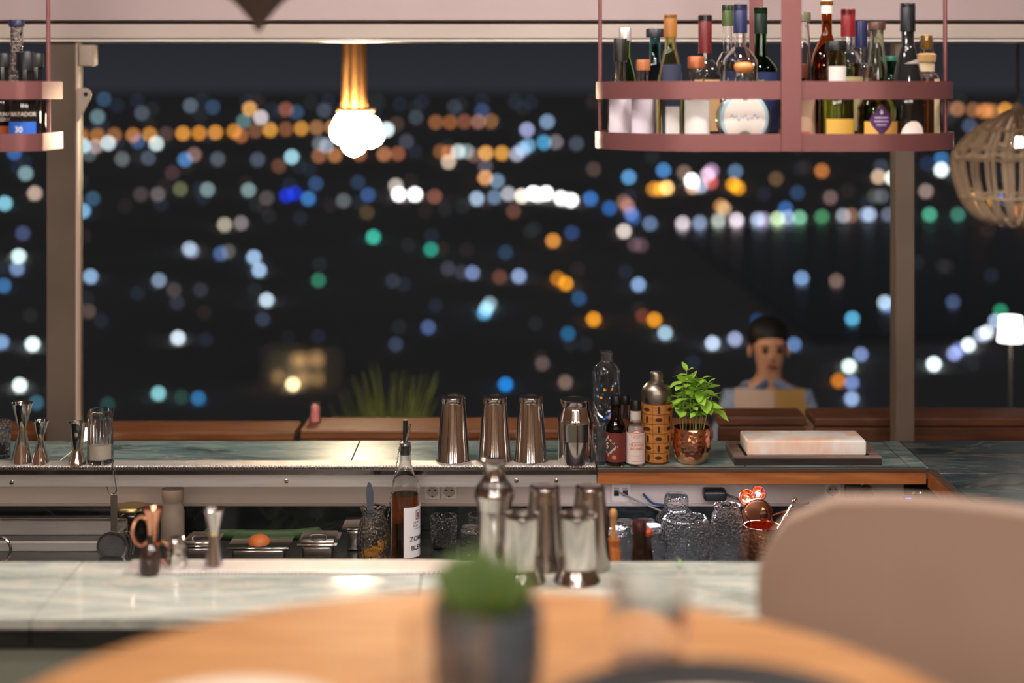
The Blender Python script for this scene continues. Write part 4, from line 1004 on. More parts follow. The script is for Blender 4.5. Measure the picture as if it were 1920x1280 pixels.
MB().lathe([(r * s_, z * s_) for r, z in dome_pr] + [(0, 151 * s_)], 40).build('dome_lid', mat('pewter', (0.30, 0.27, 0.24), 0.34, 1.0, noise=(30, (0.38, 0.33, 0.28), 0.3, 0.7, (1, 1, 1))), t)
MB().lathe([(r * s_, z * s_) for r, z in [(13.6, 150), (13.6, 152.5), (12.2, 153), (12.0, 166), (11, 169), (8, 171), (0, 171.5)]], 32).build('cap', mat('pewter'), t)

# copper mug with basil
p, s_ = spot(1297, 866, CT)
t = thing('copper_planter', 'hammered copper cup holding the basil plant', 'cup', p)
pr = [(0, 0), (22, 0)] + sm([(24, 0.5), (31, 10), (35.5, 27), (35.5, 42), (33.5, 62), (33, 66)], 5)
pr = [(r * s_, z * s_) for r, z in pr]
MB().lathe(shell(pr, 0.0014, 0.003), 48).build('cup_body', COPPERH, t)
MB().lathe([(0, 56 * s_), (32 * s_, 56 * s_), (32 * s_, 57 * s_), (0, 57 * s_)], 24).build('soil', mat('soil', '2a1c12', 0.9), t)
bs = thing('basil_plant', 'bright green potted basil beside the carved wooden shaker', 'plant', (p.x, p.y, CT + 57.5 * s_))
LEAF = mat('basil_leaf', 'bce65c', 0.40, noise=(60, '92cc46', 0.35, 0.7, (1, 1, 1)))
STEM = mat('basil_stem', '9a9a58', 0.5)
bp_ = LEAF.node_tree.nodes['Principled BSDF']; bp_.inputs['Subsurface Weight'].default_value = 0.0
def leaf_mesh(L, W):
    v = []; f = []; n = 8
    for i in range(n + 1):
        u = i / n; wd = W * math.sin(PI * min(u * 0.97 + 0.02, 1)) ** 0.8 * (1 - 0.25 * u)
        droop = -0.22 * L * u * u
        for k, sgn in ((0, -1), (1, -0.5), (2, 0), (3, 0.5), (4, 1)):
            v.append((u * L, sgn * wd, droop + 0.28 * wd * abs(sgn) + 0.02 * L * math.sin(u * 14) * abs(sgn)))
    for i in range(n):
        for k in range(4): f.append((i * 5 + k, i * 5 + k + 1, (i + 1) * 5 + k + 1, (i + 1) * 5 + k))
    return MB().add(v, f).mesh('leaf', True, 80)
LM = [leaf_mesh(1, 0.30), leaf_mesh(1, 0.26), leaf_mesh(1, 0.35)]
rng = random.Random(5)
stems = []
for (dx, dy, tx, ty, hh) in ((-17, -4, -16, 0, 92), (-10, 6, -9, 4, 112), (-4, -6, -2, -6, 96), (4, 8, 2, 2, 84), (6, -2, 10, -8, 86), (9, 4, 16, 3, 96), (13, -4, 22, -6, 82), (17, 2, 30, 4, 88), (-20, 5, -26, 2, 62), (11, 10, 6, 12, 76), (20, -6, 36, -6, 64)):
    pts = [(dx * s_, dy * s_, -0.002), ((dx * 0.6 + tx * 0.4) * s_, (dy + ty) / 2 * s_, hh * 0.45 * s_), (tx * s_, ty * s_, hh * s_)]
    MB().tube(sm(pts, 4), [0.0013] * 9, 6).build('stem', STEM, bs)
    stems.append((Vector(pts[-1]), hh))
def put_leaf(pos, yaw, pitch, L, roll=0.0):
    o = bpy.data.objects.new('leaf', rng.choice(LM)); COL.objects.link(o); o.parent = bs
    if not o.data.materials: o.data.materials.append(LEAF)
    o.location = pos; o.rotation_euler = (roll, -pitch, yaw); o.scale = (L, L, L)
for tp, hh in stems:
    base = rng.uniform(0, 2 * PI)
    for k in range(2):
        put_leaf(tp, base + k * PI + rng.uniform(-0.3, 0.3), rng.uniform(0.5, 1.0), rng.uniform(0.026, 0.038), rng.uniform(-0.4, 0.4))
    for lev, sz in ((0.010, 0.044), (0.028, 0.052), (0.048, 0.050), (0.068, 0.042)):
        if hh * s_ - lev < 0.045: continue
        for k in range(2):
            put_leaf(tp - Vector((0, 0, lev)), base + 1.3 * lev * 40 + k * PI + rng.uniform(-0.5, 0.5), rng.uniform(-0.35, 0.45), sz * rng.uniform(0.75, 1.15), rng.uniform(-0.5, 0.5))

# salt block on a dark tray
p, s_ = spot(1507, 862, CT)
t = thing('slate_tray', 'dark wooden tray under the pink salt block', 'tray', p)
TR = wood('tray_wood', '1c1614', '302622', 0.5, 8)
h = 136 * s_; d = 0.055
tz = 15.5 * s_
TRT = wood('tray_top_wood', '6a5650', '8d766c', 0.55, 8)
MB().box((-h, -0.060, 0), (h, 0.115, tz - 0.004), 0.001).build('base', TR, t, smooth=False)
for (a, b, c, e_) in ((-h, h, -0.060, -0.045), (-h, h, 0.100, 0.115), (-h, -h + 0.028, -0.0445, 0.0995), (h - 0.028, h, -0.0445, 0.0995)):
    MB().box((a, c, tz - 0.0038), (b, e_, tz + 0.001), 0.0008).build('rim_board', TRT, t, smooth=False)
sb = tag(MB().box((-111 * s_, 0, 0), (111 * s_, 0.125, 29 * s_), 0.006, seg=3).build('salt_block',
    mat('pink_salt', 'fdcfb6', 0.35, noise=(9, 'fff4ee', 0.40, 0.56, (1.2, 1.2, 0.5)), sss=0.3), None, (p.x, p.y - 0.042, CT + tz - 0.002)), 'pale pink salt block lying in the dark tray', 'salt block')
sb.data.materials[0].node_tree.nodes['Principled BSDF'].inputs['Subsurface Scale'].default_value = 0.3
# ================================================================== below the back counter
def low(px, Y, z=WT): return Vector((X(px, Y), Y, z)), Y / F_PX
# strainer hanging from a hook on the drip edge
hy = YF - 0.012
hk = thing('steel_hook', 'thin steel hook over the drip mat holding the strainer', 'hook', P(211, 872, hy))
s_ = hy / F_PX
MB().tube(sm([(-4 * s_, 0.035, 0.004), (-1 * s_, 0.012, 0.006), (0, -0.001, 0.0), (1 * s_, 0, -12 * s_), (6 * s_, 0, -34 * s_), (7 * s_, 0, -47 * s_), (2 * s_, 0, -54 * s_), (-6 * s_, 0, -52 * s_), (-10 * s_, 0, -40 * s_)], 5), 0.0016, 8).build('wire', STEEL, hk)
sy_ = hy - 0.004
st = thing('hawthorne_strainer', 'coil edged cocktail strainer hanging from the hook', 'strainer', P(214, 925, sy_))
s_ = sy_ / F_PX
MB().box((-6.5 * s_, -0.001, -78 * s_), (6.0 * s_, 0.001, -2 * s_), 0.0008).build('handle', mat('handle_steel', (0.5, 0.45, 0.4), 0.3, 1.0), st, smooth=False)
R = Matrix.Rotation(PI / 2, 4, 'X')
pl_o = MB().lathe([(0, -0.001), (27 * s_, -0.001), (28.5 * s_, 0), (27 * s_, 0.0012), (0, 0.0012)], 40).xf(Matrix.Translation((-4 * s_, 0, -100 * s_)) @ R).build('disc', mat('dark_mesh_steel', (0.16, 0.15, 0.15), 0.35, 1.0, bump=(900, 0.8, 'voronoi')), st)
MB().lathe([(25 * s_, -0.0015), (28.8 * s_, -0.0015), (28.8 * s_, 0.002), (25 * s_, 0.002)], 40).xf(Matrix.Translation((-4 * s_, 0, -100 * s_)) @ R).build('rim', STEEL, pl_o)
for k, (dx, dy) in enumerate(((8, 0.004), (13, 0.010), (18, 0.016))):
    pts = []
    N = 260
    for i in range(N + 1):
        u = i / N; a = -1.35 + 2.9 * u; rr_ = 26 * s_
        c_ = Vector((dx * s_ + rr_ * math.cos(a) * 0.62, dy, -100 * s_ + rr_ * math.sin(a)))
        ph = u * 2 * PI * 40
        nrm = Vector((math.cos(a), 0, math.sin(a)))
        pts.append(c_ + nrm * 0.0021 * math.cos(ph) + Vector((0, 0.0021 * math.sin(ph), 0)))
    MB().tube(pts, 0.0006, 4).build('coil', STEEL, st)
# amber blend bottle with pourer
p, s_ = low(760, 3.86)
t = thing('blend_bottle', 'clear bottle of amber rum blend with steel pourer and white label', 'bottle', p)
yb = 175 + (CAM_Z - WT) / s_
op = [(0, 0), (25, 0), (27, 3), (27, yb - 916)] + sm([(27, yb - 916), (25, yb - 903), (17, yb - 888), (12, yb - 872), (10.2, yb - 856)], 5)[1:] + [(10, yb - 846), (11.5, yb - 845), (11.5, yb - 836), (10, yb - 835)]
op = [(r * s_, z * s_) for r, z in op]
MB().lathe(shell(op, 0.0026, 0.008), 44).build('glass_body', GLASS, t)
MB().lathe(fill(op, (yb - 925) * s_, 0.003, 0.0085), 40).build('liquid', gl('amber_rum', 'a0520f', 0.0), t)
R_ = 27 * s_ + 0.0005
patch(R_, (yb - 1038) * s_, (yb - 945) * s_, -2, 118).build('label', labm('e6e0e2'), t)
INK = mat('label_ink', '2a2228', 0.6)
for k, (a0_, a1_, z0_, z1_) in enumerate(((48, 74, 953, 951.5), (48, 74, 969, 967.5), (48, 50.5, 969, 951.5), (71.5, 74, 969, 951.5))):
    patch(R_ + 0.0007, (yb - z0_) * s_, (yb - z1_) * s_, a0_, a1_, 0.0002, 6).build('logo_frame', INK, t)
patch(R_ + 0.0007, (yb - 966) * s_, (yb - 956) * s_, 56, 66, 0.0002, 6).build('logo_mark', mat('logo_red', '8a3a34', 0.6), t)
wrap_text('lettering', 'CHA', 6.0 * s_, INK, t, R_ + 0.0008, (yb - 975.5) * s_, math.radians(37), align='LEFT')
wrap_text('lettering', 'POR', 6.0 * s_, INK, t, R_ + 0.0008, (yb - 982) * s_, math.radians(37), align='LEFT')
patch(R_ + 0.0007, (yb - 986) * s_, (yb - 985.2) * s_, 40, 84, 0.0002, 6).build('label_line', INK, t)
wrap_text('lettering', 'ZOMBIE', 12 * s_, INK, t, R_ + 0.0008, (yb - 1007.5) * s_, math.radians(21), bold=0.0003, align='LEFT')
wrap_text('lettering', 'BLEND', 12 * s_, INK, t, R_ + 0.0008, (yb - 1024.5) * s_, math.radians(27), bold=0.0003, align='LEFT')
po = MB().lathe([(0, (yb - 852) * s_), (9 * s_, (yb - 852) * s_), (9.5 * s_, (yb - 836) * s_), (11 * s_, (yb - 834) * s_), (10 * s_, (yb - 830) * s_), (4 * s_, (yb - 828) * s_), (0, (yb - 828) * s_)], 24).build('pourer_cork', mat('pourer_grip', (0.2, 0.19, 0.19), 0.25, 0.8), t)
MB().tube([(0, 0, (yb - 829) * s_), (-0.0, 0, (yb - 787) * s_)], 4.6 * s_, 12).build('spout_sleeve', BLACK, po)
MB().tube([(0.5 * s_, -0.004, (yb - 829) * s_), (9.5 * s_, -0.006, (yb - 794) * s_)], 2.2 * s_, 10).build('spout', STEEL, po)
# pineapple jar with peel, peeler and bar spoon
p, s_ = low(700, 3.84)
yb = 175 + (CAM_Z - WT) / s_
t = thing('carved_jar', 'carved glass jar with orange peel beside the blend bottle', 'jar', p)
op = [(0, 0), (26, 0)] + sm([(27, 3), (31, yb - 1030), (31, yb - 1005), (26, yb - 980), (21, yb - 966), (22, yb - 958), (25.5, yb - 951)], 5)
op = [(r * s_, z * s_) for r, z in op]
MB().lathe(shell(op, 0.0032, 0.01), 60, ripple=lambda a, z: 0.035 * math.sin(a * 10 + z * 230) * math.sin(a * 10 - z * 230) if 0.006 < z < 0.135 else 0).build('glass_body', GLASSC, t)
PEEL = mat('orange_peel', 'd08c2c', 0.5)
for k in range(7):
    a = k * 0.9; z_ = 0.014 + 0.008 * k
    pts = [(0.022 * math.cos(a + u * 0.28) , 0.022 * math.sin(a + u * 0.28), z_ + 0.004 * math.sin(u * 1.4)) for u in range(7)]
    MB().tube(pts, [0.003, 0.006, 0.007, 0.007, 0.007, 0.006, 0.003], 6).build('peel', PEEL, t)
pe = thing('peeler_knife', 'grey handled knife standing in the carved jar', 'knife', (p.x, p.y, WT + 0.012))
z0 = 0.0
hp_ = [(-5, yb - 952 - 20), (6, yb - 952 - 22), (5.5, yb - 925), (1, yb - 908), (-4, yb - 905), (-7.5, yb - 915), (-7.5, yb - 930)]
b = MB().prism([(x_ * s_, z_ * s_ - 0.012) for x_, z_ in hp_], -0.004, 0.004).xf(Matrix.Rotation(PI / 2, 4, 'X')); b.build('handle', mat('slate_handle', '4a4f5a', 0.4), pe, (-6 * s_, 0.008, 0))
MB().box((-0.004, 0.007, 0.0), (0.004, 0.0085, (yb - 970) * s_), 0.0004).build('blade', STEEL, pe, (-6 * s_, 0, 0))
sp_ = thing('bar_spoon', 'twisted steel bar spoon leaning in the carved jar', 'spoon', (p.x + 10 * s_, p.y - 0.004, WT + 0.012))
pts = []; 
A_ = Vector((2 * s_, 0.004, 0)); B_ = Vector(((752 - 710) * s_, 0.012, (yb - 820) * s_ - 0.012))
for i in range(160):
    u = i / 159; c_ = A_.lerp(B_, u); ph = u * 2 * PI * 26
    pts.append(c_ + Vector((0.0009 * math.cos(ph), 0.0009 * math.sin(ph), 0)))
MB().tube(pts, 0.0013, 6).build('twisted_shaft', STEEL, sp_)
MB().ball((0.002, 0.004, 0.0), (0.011, 0.004, 0.016), 12, 8).build('bowl', STEEL, sp_)
# steel food pans
def pan(label, x0, x1, ytop, Y, depth=0.05, lid=True, rim=0.006, fillm=None):
    zt = Zy(ytop, Y); xa, xb = X(x0, Y), X(x1, Y); hw = (xb - xa) / 2
    t = thing('food_pan', label, 'pan', ((xa + xb) / 2, Y, WT))
    H = zt - WT; D = 0.11
    b = MB().box((-hw + 0.012, 0.008, 0), (hw - 0.012, D - 0.008, H - 0.006), 0.008, seg=3); b.build('basin', STEEL2, t)
    MB().box((-hw, 0, H - 0.0058), (hw, D, H - 0.001), 0.002).build('rim', STEEL, t)
    if lid:
        MB().box((-hw + 0.008, 0.008, H - 0.0008), (hw - 0.008, D - 0.008, H + 0.006), 0.003).build('lid', STEEL2, t)
        MB().tube(sm([(-0.02, 0.03, H + 0.006), (-0.016, 0.03, H + 0.016), (0.016, 0.03, H + 0.016), (0.02, 0.03, H + 0.006)], 4), 0.0025, 8).build('lid_handle', STEEL, t)
    if fillm: 
        MB().ball((-0.005, 0.05, H + 0.0), (0.028, 0.03, 0.018), 14, 8).build('fruit', fillm, t)
pan('low steel food pan beside the tall front jigger', 338, 405, 1022, 3.80)
pan('steel food pan with orange fruit on it', 424, 542, 1026, 3.82, lid=False, fillm=mat('orange_flesh', 'b4602a', 0.5))
pan('steel lidded food pan near the carved jar', 556, 632, 1020, 3.80)
pan('taller stacked steel pan behind the carved jar', 640, 690, 990, 3.98, lid=False)
t_ = tag(MB().tube(sm([P(380, 1000, 3.97), P(450, 1003, 3.96), P(540, 1003, 3.95), P(605, 997, 3.94)], 6), [0.004] + [0.014] * 17 + [0.003], 14).build('cucumber', mat('dark_cucumber', '22331a', 0.4, noise=(40, '37502a', 0.3, 0.7, (1, 6, 6)))), 'dark green cucumber lying behind the steel food pans', 'cucumber')
t_.location = (0, 0, 0.0)
# steel sink
sk = thing('steel_sink', 'brushed steel sink under the back counter at the frame edge', 'sink', (X(80, 4.0), 3.985, WT))
hx = X(214, 4.0) - X(80, 4.0)
zf = Zy(1016, 3.985) - WT
MB().box((-hx - 0.3, 0, 0), (hx, 0.012, zf), 0.002).build('front_panel', BRUSH, sk, smooth=False)
MB().box((-hx - 0.3, 0.15, 0.0), (hx, 0.162, Zy(974, 4.14) - WT), 0.002).build('rear_panel', BRUSH, sk, smooth=False)
MB().box((-hx - 0.3, 0.144, Zy(974, 4.14) - WT), (hx, 0.175, Zy(972, 4.14) - WT + 0.004), 0.002).build('rear_rim', STEEL2, sk, smooth=False)
MB().box((hx - 0.012, 0.0125, 0.0), (hx, 0.1495, zf), 0.002).build('end_panel', BRUSH, sk, smooth=False)
tag(MB().tube([P(0, 1030, 3.78) + Vector((0.026 * math.cos(k * PI / 12), 0, 0.030 * math.sin(k * PI / 12))) for k in range(24)], 0.0035, 8, closed=True).build('steel_ring', STEEL), 'steel strainer ring against the sink at the frame edge', 'strainer')
# white squeeze bottle and gold lidded jar
p, s_ = low(324, 4.05)
yb = 175 + (CAM_Z - WT) / s_
t = thing('squeeze_bottle', 'translucent beige plastic bottle in shade under the counter', 'bottle', p)
MB().lathe([(r * s_, z * s_) for r, z in [(0, 0), (21, 0), (22, 3), (22, yb - 960)] + [(20.5, yb - 953), (18.5, yb - 945), (18.5, yb - 940), (0, yb - 940)]], 36).build('body', mat('beige_plastic', '8a7a6c', 0.45), t)
MB().lathe([(r * s_, z * s_) for r, z in [(0, yb - 940), (19, yb - 940), (19.5, yb - 935), (20.5, yb - 930), (20.5, yb - 916), (0, yb - 916)]], 36).build('cap', mat('beige_cap', '7d6c5e', 0.5), t)
p, s_ = low(247, 4.145)
t = thing('glass_jar', 'glass jar with gold lid hidden behind the strainer', 'jar', p)
op = [(0, 0), (27, 0), (28, 2), (28, 38), (25, 44), (24, 46)]; op = [(r * s_, z * s_) for r, z in op]
MB().lathe(shell(op, 0.0025), 36).build('glass_body', GLASS, t)
MB().lathe([(r * s_, z * s_) for r, z in [(0, 46.5), (29, 46.5), (29, 51), (27, 54), (0, 54)]], 36).build('lid', mat('gold_lid', (0.55, 0.42, 0.18), 0.3, 1.0), t)
# cut glasses
def cutglass(label, px, Y, w_, ytop, nrip=9, rough=GLASSC, z=WT, flare=1.06, name='cut_glass', group=None, inv=False):
    p, s_ = low(px, Y, z); yb = 175 + (CAM_Z - z) / s_
    H = (yb - ytop) * s_; r = w_ / 2 * s_
    t = thing(name, label, 'glass', p, group=group)
    if inv: op = [(r, 0), (r * 1.02, 0.003), (r * 0.92, H * 0.3), (r * 0.9, H * 0.9), (r * 0.78, H)]
    else: op = [(0, 0), (r * 0.88, 0), (r * 0.93, 0.004), (r, H * 0.8), (r * 1.0, H * 0.97), (r * 0.985, H)]
    rp = lambda a, z_: 0.06 * math.sin(a * nrip + z_ * 200) * math.sin(a * nrip - z_ * 200) if 0.006 < z_ < H * 0.82 else 0
    if inv:
        pr = [(r - 0.0028, 0)] + op + [(0, H), ] + [(0, H - 0.007), (r * 0.70, H - 0.008), (r * 0.87, H * 0.85), (r * 0.89, H * 0.3), (r - 0.0028, 0)]
    else: pr = shell(sm(op[1:], 3), 0.0032, 0.010)
    MB().lathe(pr, 54, ripple=rp).build('glass_body', rough, t, angle=14)
    return t
cutglass('dim diamond cut tumbler near the blend bottle', 832, 4.02, 50, 966)
cutglass('upturned clear glass beside the diamond cut tumbler', 884, 3.90, 44, 986, inv=True)
cutglass('dim cut tumbler half hidden behind the tall cobbler shaker', 900, 4.08, 46, 964)
for k, (px_, Y_, yt_, lab_) in enumerate(((1158, 3.80, 990, 'upturned ridged glass nearest the wooden muddler'), (1199, 3.80, 985, 'upturned ridged glass behind the dark beer bottles'), (1224, 3.86, 984, 'upturned ridged glass beside the big crystal jar'),
                                          (1172, 3.96, 975, 'rear upturned ridged glass above the muddler'), (1212, 3.97, 974, 'rear upturned ridged glass above the beer bottles'))):
    cutglass(lab_, px_, Y_, 40, yt_, 16, inv=True)
# jars on the far side
p, s_ = low(1268, 4.06); yb = 175 + (CAM_Z - WT) / s_
t = thing('glass_jar', 'round shouldered glass jar with thick ring stopper', 'jar', p)
op = [(0, 0), (34, 0)] + sm([(36, 3), (40, yb - 985), (37, yb - 968), (24, yb - 955), (21, yb - 951)], 4); op = [(r * s_, z * s_) for r, z in op]
MB().lathe(shell(op, 0.003), 44).build('glass_body', GLASSC, t)
MB().lathe([(r * s_, z * s_) for r, z in sm([(0, yb - 951), (20, yb - 950.5), (23, yb - 944), (22, yb - 930), (17, yb - 925), (0, yb - 927)], 4)], 40).build('ring_stopper', GLASSC, t)
p, s_ = low(1285, 3.82); yb = 175 + (CAM_Z - WT) / s_
t = thing('crystal_jar', 'big sparkling crystal jar in front of the ring stoppered jar', 'jar', p)
op = [(0, 0), (42, 0)] + sm([(43, 4), (46, yb - 1035), (45, yb - 1010), (44, yb - 995), (46, yb - 985), (44, yb - 976), (40, yb - 970)], 4); op = [(r * s_, z * s_) for r, z in op]
MB().lathe(shell(op, 0.004, 0.012), 60, ripple=lambda a, z_: 0.05 * math.sin(a * 7 + 40 * z_) * math.sin(a * 5 - z_ * 90) if z_ > 0.004 else 0).build('glass_body', GLASSC, t)
p, s_ = low(1363, 3.84); yb = 175 + (CAM_Z - WT) / s_
t = thing('cut_glass', 'tall diamond cut glass jar beside the copper mugs', 'glass', p)
op = [(0, 0), (28, 0)] + sm([(30, 3), (30.5, yb - 1040), (30.5, yb - 985), (27, yb - 965), (24, yb - 955), (25, yb - 946)], 4); op = [(r * s_, z * s_) for r, z in op]
MB().lathe(shell(op, 0.0032, 0.012), 64, ripple=lambda a, z_: 0.04 * math.sin(a * 9 + z_ * 190) * math.sin(a * 9 - z_ * 190) if 0.005 < z_ < 0.14 else 0).build('glass_body', GLASSC, t)
def mug(label, px, Y, w_, ytop):
    p, s_ = low(px, Y); yb = 175 + (CAM_Z - WT) / s_; H = (yb - ytop) * s_; r = w_ / 2 * s_
    t = thing('copper_mug', label, 'mug', p)
    op = [(0, 0), (r * 0.8, 0)] + sm([(r * 0.86, 0.002), (r, H * 0.35), (r * 0.97, H * 0.7), (r * 0.9, H * 0.96), (r * 0.92, H)], 4)
    MB().lathe(shell(op, 0.0014), 44).build('mug_body', COPPERH, t)
    MB().tube(sm([(r * 0.95, 0, H * 0.8), (r * 1.4, 0, H * 0.78), (r * 1.5, 0, H * 0.5), (r * 1.3, 0, H * 0.25), (r * 0.97, 0, H * 0.22)], 5), 0.0032, 8).build('handle', COPPER, t)
    return p, s_, H
pm, sm_, Hm = mug('hammered copper mug full of copper spoons', 1429, 3.84, 74, 984)
mug('second copper mug behind the spoon mug', 1492, 3.98, 70, 985)
rng = random.Random(3)
def spoon(label, base, tip, bw, m=COPPER):
    base = Vector(base); tip = Vector(tip); d = tip - base
    t = thing('copper_spoon', label, 'spoon', base)
    MB().tube([(0, 0, 0), d * 0.82], 0.0022, 8).build('shaft', m, t)
    M = Matrix.Translation(d * 0.9) @ d.to_track_quat('Z', 'Y').to_matrix().to_4x4()
    MB().ball((0, 0, 0), (bw, 0.004, bw * 1.7), 14, 8).xf(M).build('bowl', m, t)
b0 = pm + Vector((0, 0, 0.012))
spoon('copper spoon with bright upright bowl in the copper mug', b0 + Vector((0.001, -0.004, 0)), P(1432, 955, 3.825), 0.0115)
spoon('copper spoon leaning towards the tall cut glass', b0 + Vector((0.012, 0, 0)), P(1398, 958, 3.84), 0.008)
spoon('copper spoon leaning out towards the beige chair', b0 + Vector((-0.014, 0.004, 0)), P(1476, 962, 3.85), 0.009)
spoon('long copper stirrer slanting up behind the mugs', b0 + Vector((-0.006, 0.016, 0)), P(1497, 924, 3.93), 0.005)
spoon('copper spoon lying low over the mug rim', b0 + Vector((-0.02, 0.012, 0.0)), P(1512, 975, 3.88), 0.008)
ld = thing('copper_ladle', 'copper sieve hoop propped behind the spoon mug', 'sieve', P(1420, 990, 3.96))
s_ = 3.96 / F_PX
MB().tube([(28 * s_ * math.cos(k * PI / 14), 0, 24 * s_ + 30 * s_ * math.sin(k * PI / 14)) for k in range(28)], 0.0024, 8, closed=True).build('hoop', COPPER, ld)
MB().tube([(28 * s_, 0, 24 * s_), (100 * s_, 0.02, 44 * s_)], 0.0028, 8).build('handle', COPPER, ld)
MB().ball((0, 0.012, 24 * s_), (27 * s_, 0.010, 28 * s_), 20, 10).build('mesh', mat('dark_copper_mesh', (0.2, 0.09, 0.05), 0.4, 0.8), ld)
tag(MB().lathe(sm([(0, 0), (0.016, 0.004), (0.022, 0.02), (0.020, 0.026), (0.018, 0.02), (0.012, 0.008), (0, 0.006)], 4), 24).xf(Matrix.Rotation(1.2, 4, 'X')).build('copper_cup', COPPER, None, P(1398, 934, 4.02)), 'small copper cup hanging sideways above the tall cut glass', 'cup')
tag(MB().lathe(sm([(0, 0), (0.014, 0.004), (0.02, 0.02), (0.018, 0.026), (0.016, 0.02), (0.01, 0.008), (0, 0.006)], 4), 24).xf(Matrix.Rotation(1.1, 4, 'X')).build('copper_cup', COPPER, None, P(1420, 928, 4.03)), 'small copper cup hanging sideways nearest the blue lamp', 'cup')
tag(MB().ball((0, 0, 0), 0.0045, 12, 8).build('indicator_lamp', mat('blue_led', (0.1, 0.2, 1), 0.3, emit=(0.05, 0.15, 1), strength=6), None, P(1419, 924, 4.01)), 'tiny blue indicator light among the copper cups', 'light')
# blue display and stirring spoons in the corner
dsp = thing('display_timer', 'small black timer with glowing blue display in the counter corner', 'timer', P(1702, 945, 3.92))
MB().box((-0.012, 0, -0.022), (0.014, 0.008, 0.022), 0.002).build('case', BLACK, dsp)
BLU = mat('blue_display', (0.1, 0.2, 1), 0.4, emit=(0.10, 0.22, 1.0), strength=5)
for (a, c, d_, e_) in ((-0.006, 0.014, 0.008, 0.0165), (0.0055, -0.014, 0.008, 0.014), (-0.006, -0.017, 0.008, -0.0145)):
    MB().box((a, -0.0012, c), (d_, 0.0005, e_)).build('segment', BLU, dsp, smooth=False)
for px_, lab_ in ((1717, 'twisted steel stirrer beside the blue display'), (1730, 'plain steel stirrer further into the counter corner')):
    t = thing('stirring_spoon', lab_, 'spoon', P(px_ + 8, 1010, 3.87))
    s_ = 3.87 / F_PX; pts = []
    for i in range(80):
        u = i / 79; ph = u * 2 * PI * 14 * (1 if px_ == 1717 else 0)
        pts.append((-12 * s_ * u + 0.0008 * math.cos(ph), 0.0008 * math.sin(ph), 85 * s_ * u))
    MB().tube(pts, 0.0015, 6).build('shaft', STEEL, t)
    MB().ball(pts[-1], (0.006, 0.003, 0.005), 10, 6).build('knob', STEEL, t)
tag(MB().lathe([(0, 0), (0.05, 0), (0.052, 0.06), (0.05, 0.06), (0.048, 0.003), (0, 0.003)], 28).build('spoon_pot', BLACK, None, (X(1722, 3.87), 3.87, WT)), 'black pot that holds the stirrers in the counter corner', 'pot')

# ------------------------------------------------------------------ between the counters, on the bottle rail
RZ = 0.8062
def rail_bottle(label, px, Y, ytop, cap):
    p, s_ = low(px, Y, RZ); H = Zy(ytop, Y) - RZ
    t = thing('beer_bottle', label, 'bottle', p)
    r = 0.030
    op = [(0, 0), (r * 0.92, 0), (r, 0.004), (r, H * 0.5)] + sm([(r, H * 0.5), (r * 0.85, H * 0.62), (0.0175, H * 0.74), (0.0155, H * 0.82)], 4)[1:] + [(0.014, H * 0.93), (0.0155, H * 0.94), (0.0155, H * 0.955), (0.013, H * 0.96)]
    MB().lathe(op + [(0, H * 0.96)], 32).build('glass_body', mat('dark_brown_glass', (0.02, 0.008, 0.004), 0.06, coat=0.4), t)
    MB().lathe([(0, H * 0.955), (0.0172, H * 0.955), (0.0165, H * 0.99), (0.014, H), (0, H)], 28, ripple=lambda a, z_: 0.03 * math.cos(a * 21) if z_ < H * 0.97 else 0).build('crown_cap', cap, t)
rail_bottle('dark beer bottle with orange red crown cap', 1209, 3.40, 992, capm('c0502c', 0.3))
t = thing('cork_bottle', 'slim bottle with maroon top behind the red capped beer bottle', 'bottle', (X(1199, 3.30), 3.30, RZ))
H = Zy(976, 3.30) - RZ
MB().lathe([(0, 0), (0.022, 0), (0.023, 0.003), (0.023, H * 0.6)] + sm([(0.023, H * 0.6), (0.018, H * 0.72), (0.0145, H * 0.8)], 4)[1:] + [(0.0145, H * 0.93), (0, H * 0.93)], 28).build('glass_body', mat('dark_brown_glass'), t)
MB().lathe([(0, H * 0.925), (0.0158, H * 0.925), (0.0158, H * 0.99), (0.014, H), (0, H)], 24).build('cap', capm('3a1614'), t)
mu = thing('wooden_muddler', 'orange brown wooden muddler standing behind the steel tins', 'muddler', (X(1150, 3.34), 3.34, RZ))
H = Zy(955, 3.34) - RZ; MW = wood('muddler_wood', 'a85a2a', 'c47236', 0.4)
MB().lathe([(0, 0), (0.016, 0), (0.016, H * 0.70), (0.0125, H * 0.73), (0.0125, H * 0.74), (0.0135, H * 0.76), (0.0135, H * 0.785), (0, H * 0.785)], 24).build('body', MW, mu)
MB().lathe(sm([(0, H * 0.78), (0.008, H * 0.785), (0.006, H * 0.85), (0.007, H * 0.93), (0.0085, H * 0.965), (0.006, H), (0, H)], 4), 20).build('knob', wood('muddler_knob', 'b07c48', 'c8965c', 0.45), mu)

# ================================================================== things on the front counter
def fr(px, yb, z=TOPM):
    Y = Yon(yb, z); return Vector((X(px, Y), Y, z)), Y / F_PX
# short flared tins
p, s_ = fr(980, 1089, CT)
t1 = thing('flared_tin', 'short steel tin with flared foot nearest the tall cobbler shaker', 'shaker', p, group='short flared tins on the front counter')
MB().lathe([(r * s_, z * s_) for r, z in [(0, 0), (43, 0), (44.5, 1.5)] + sm([(44.5, 2.5), (40, 14), (36.5, 26), (36, 30)], 4) + [(36, 32), (36.5, 33), (37, 121), (37.6, 123), (37, 124.5), (35.5, 124), (35, 119), (0, 118)]], 48).build('body', STEEL2, t1)
p2, _ = fr(1082, 1089, CT); copy_thing(t1, p2, 'short steel tin with flared foot beside the wooden muddler')
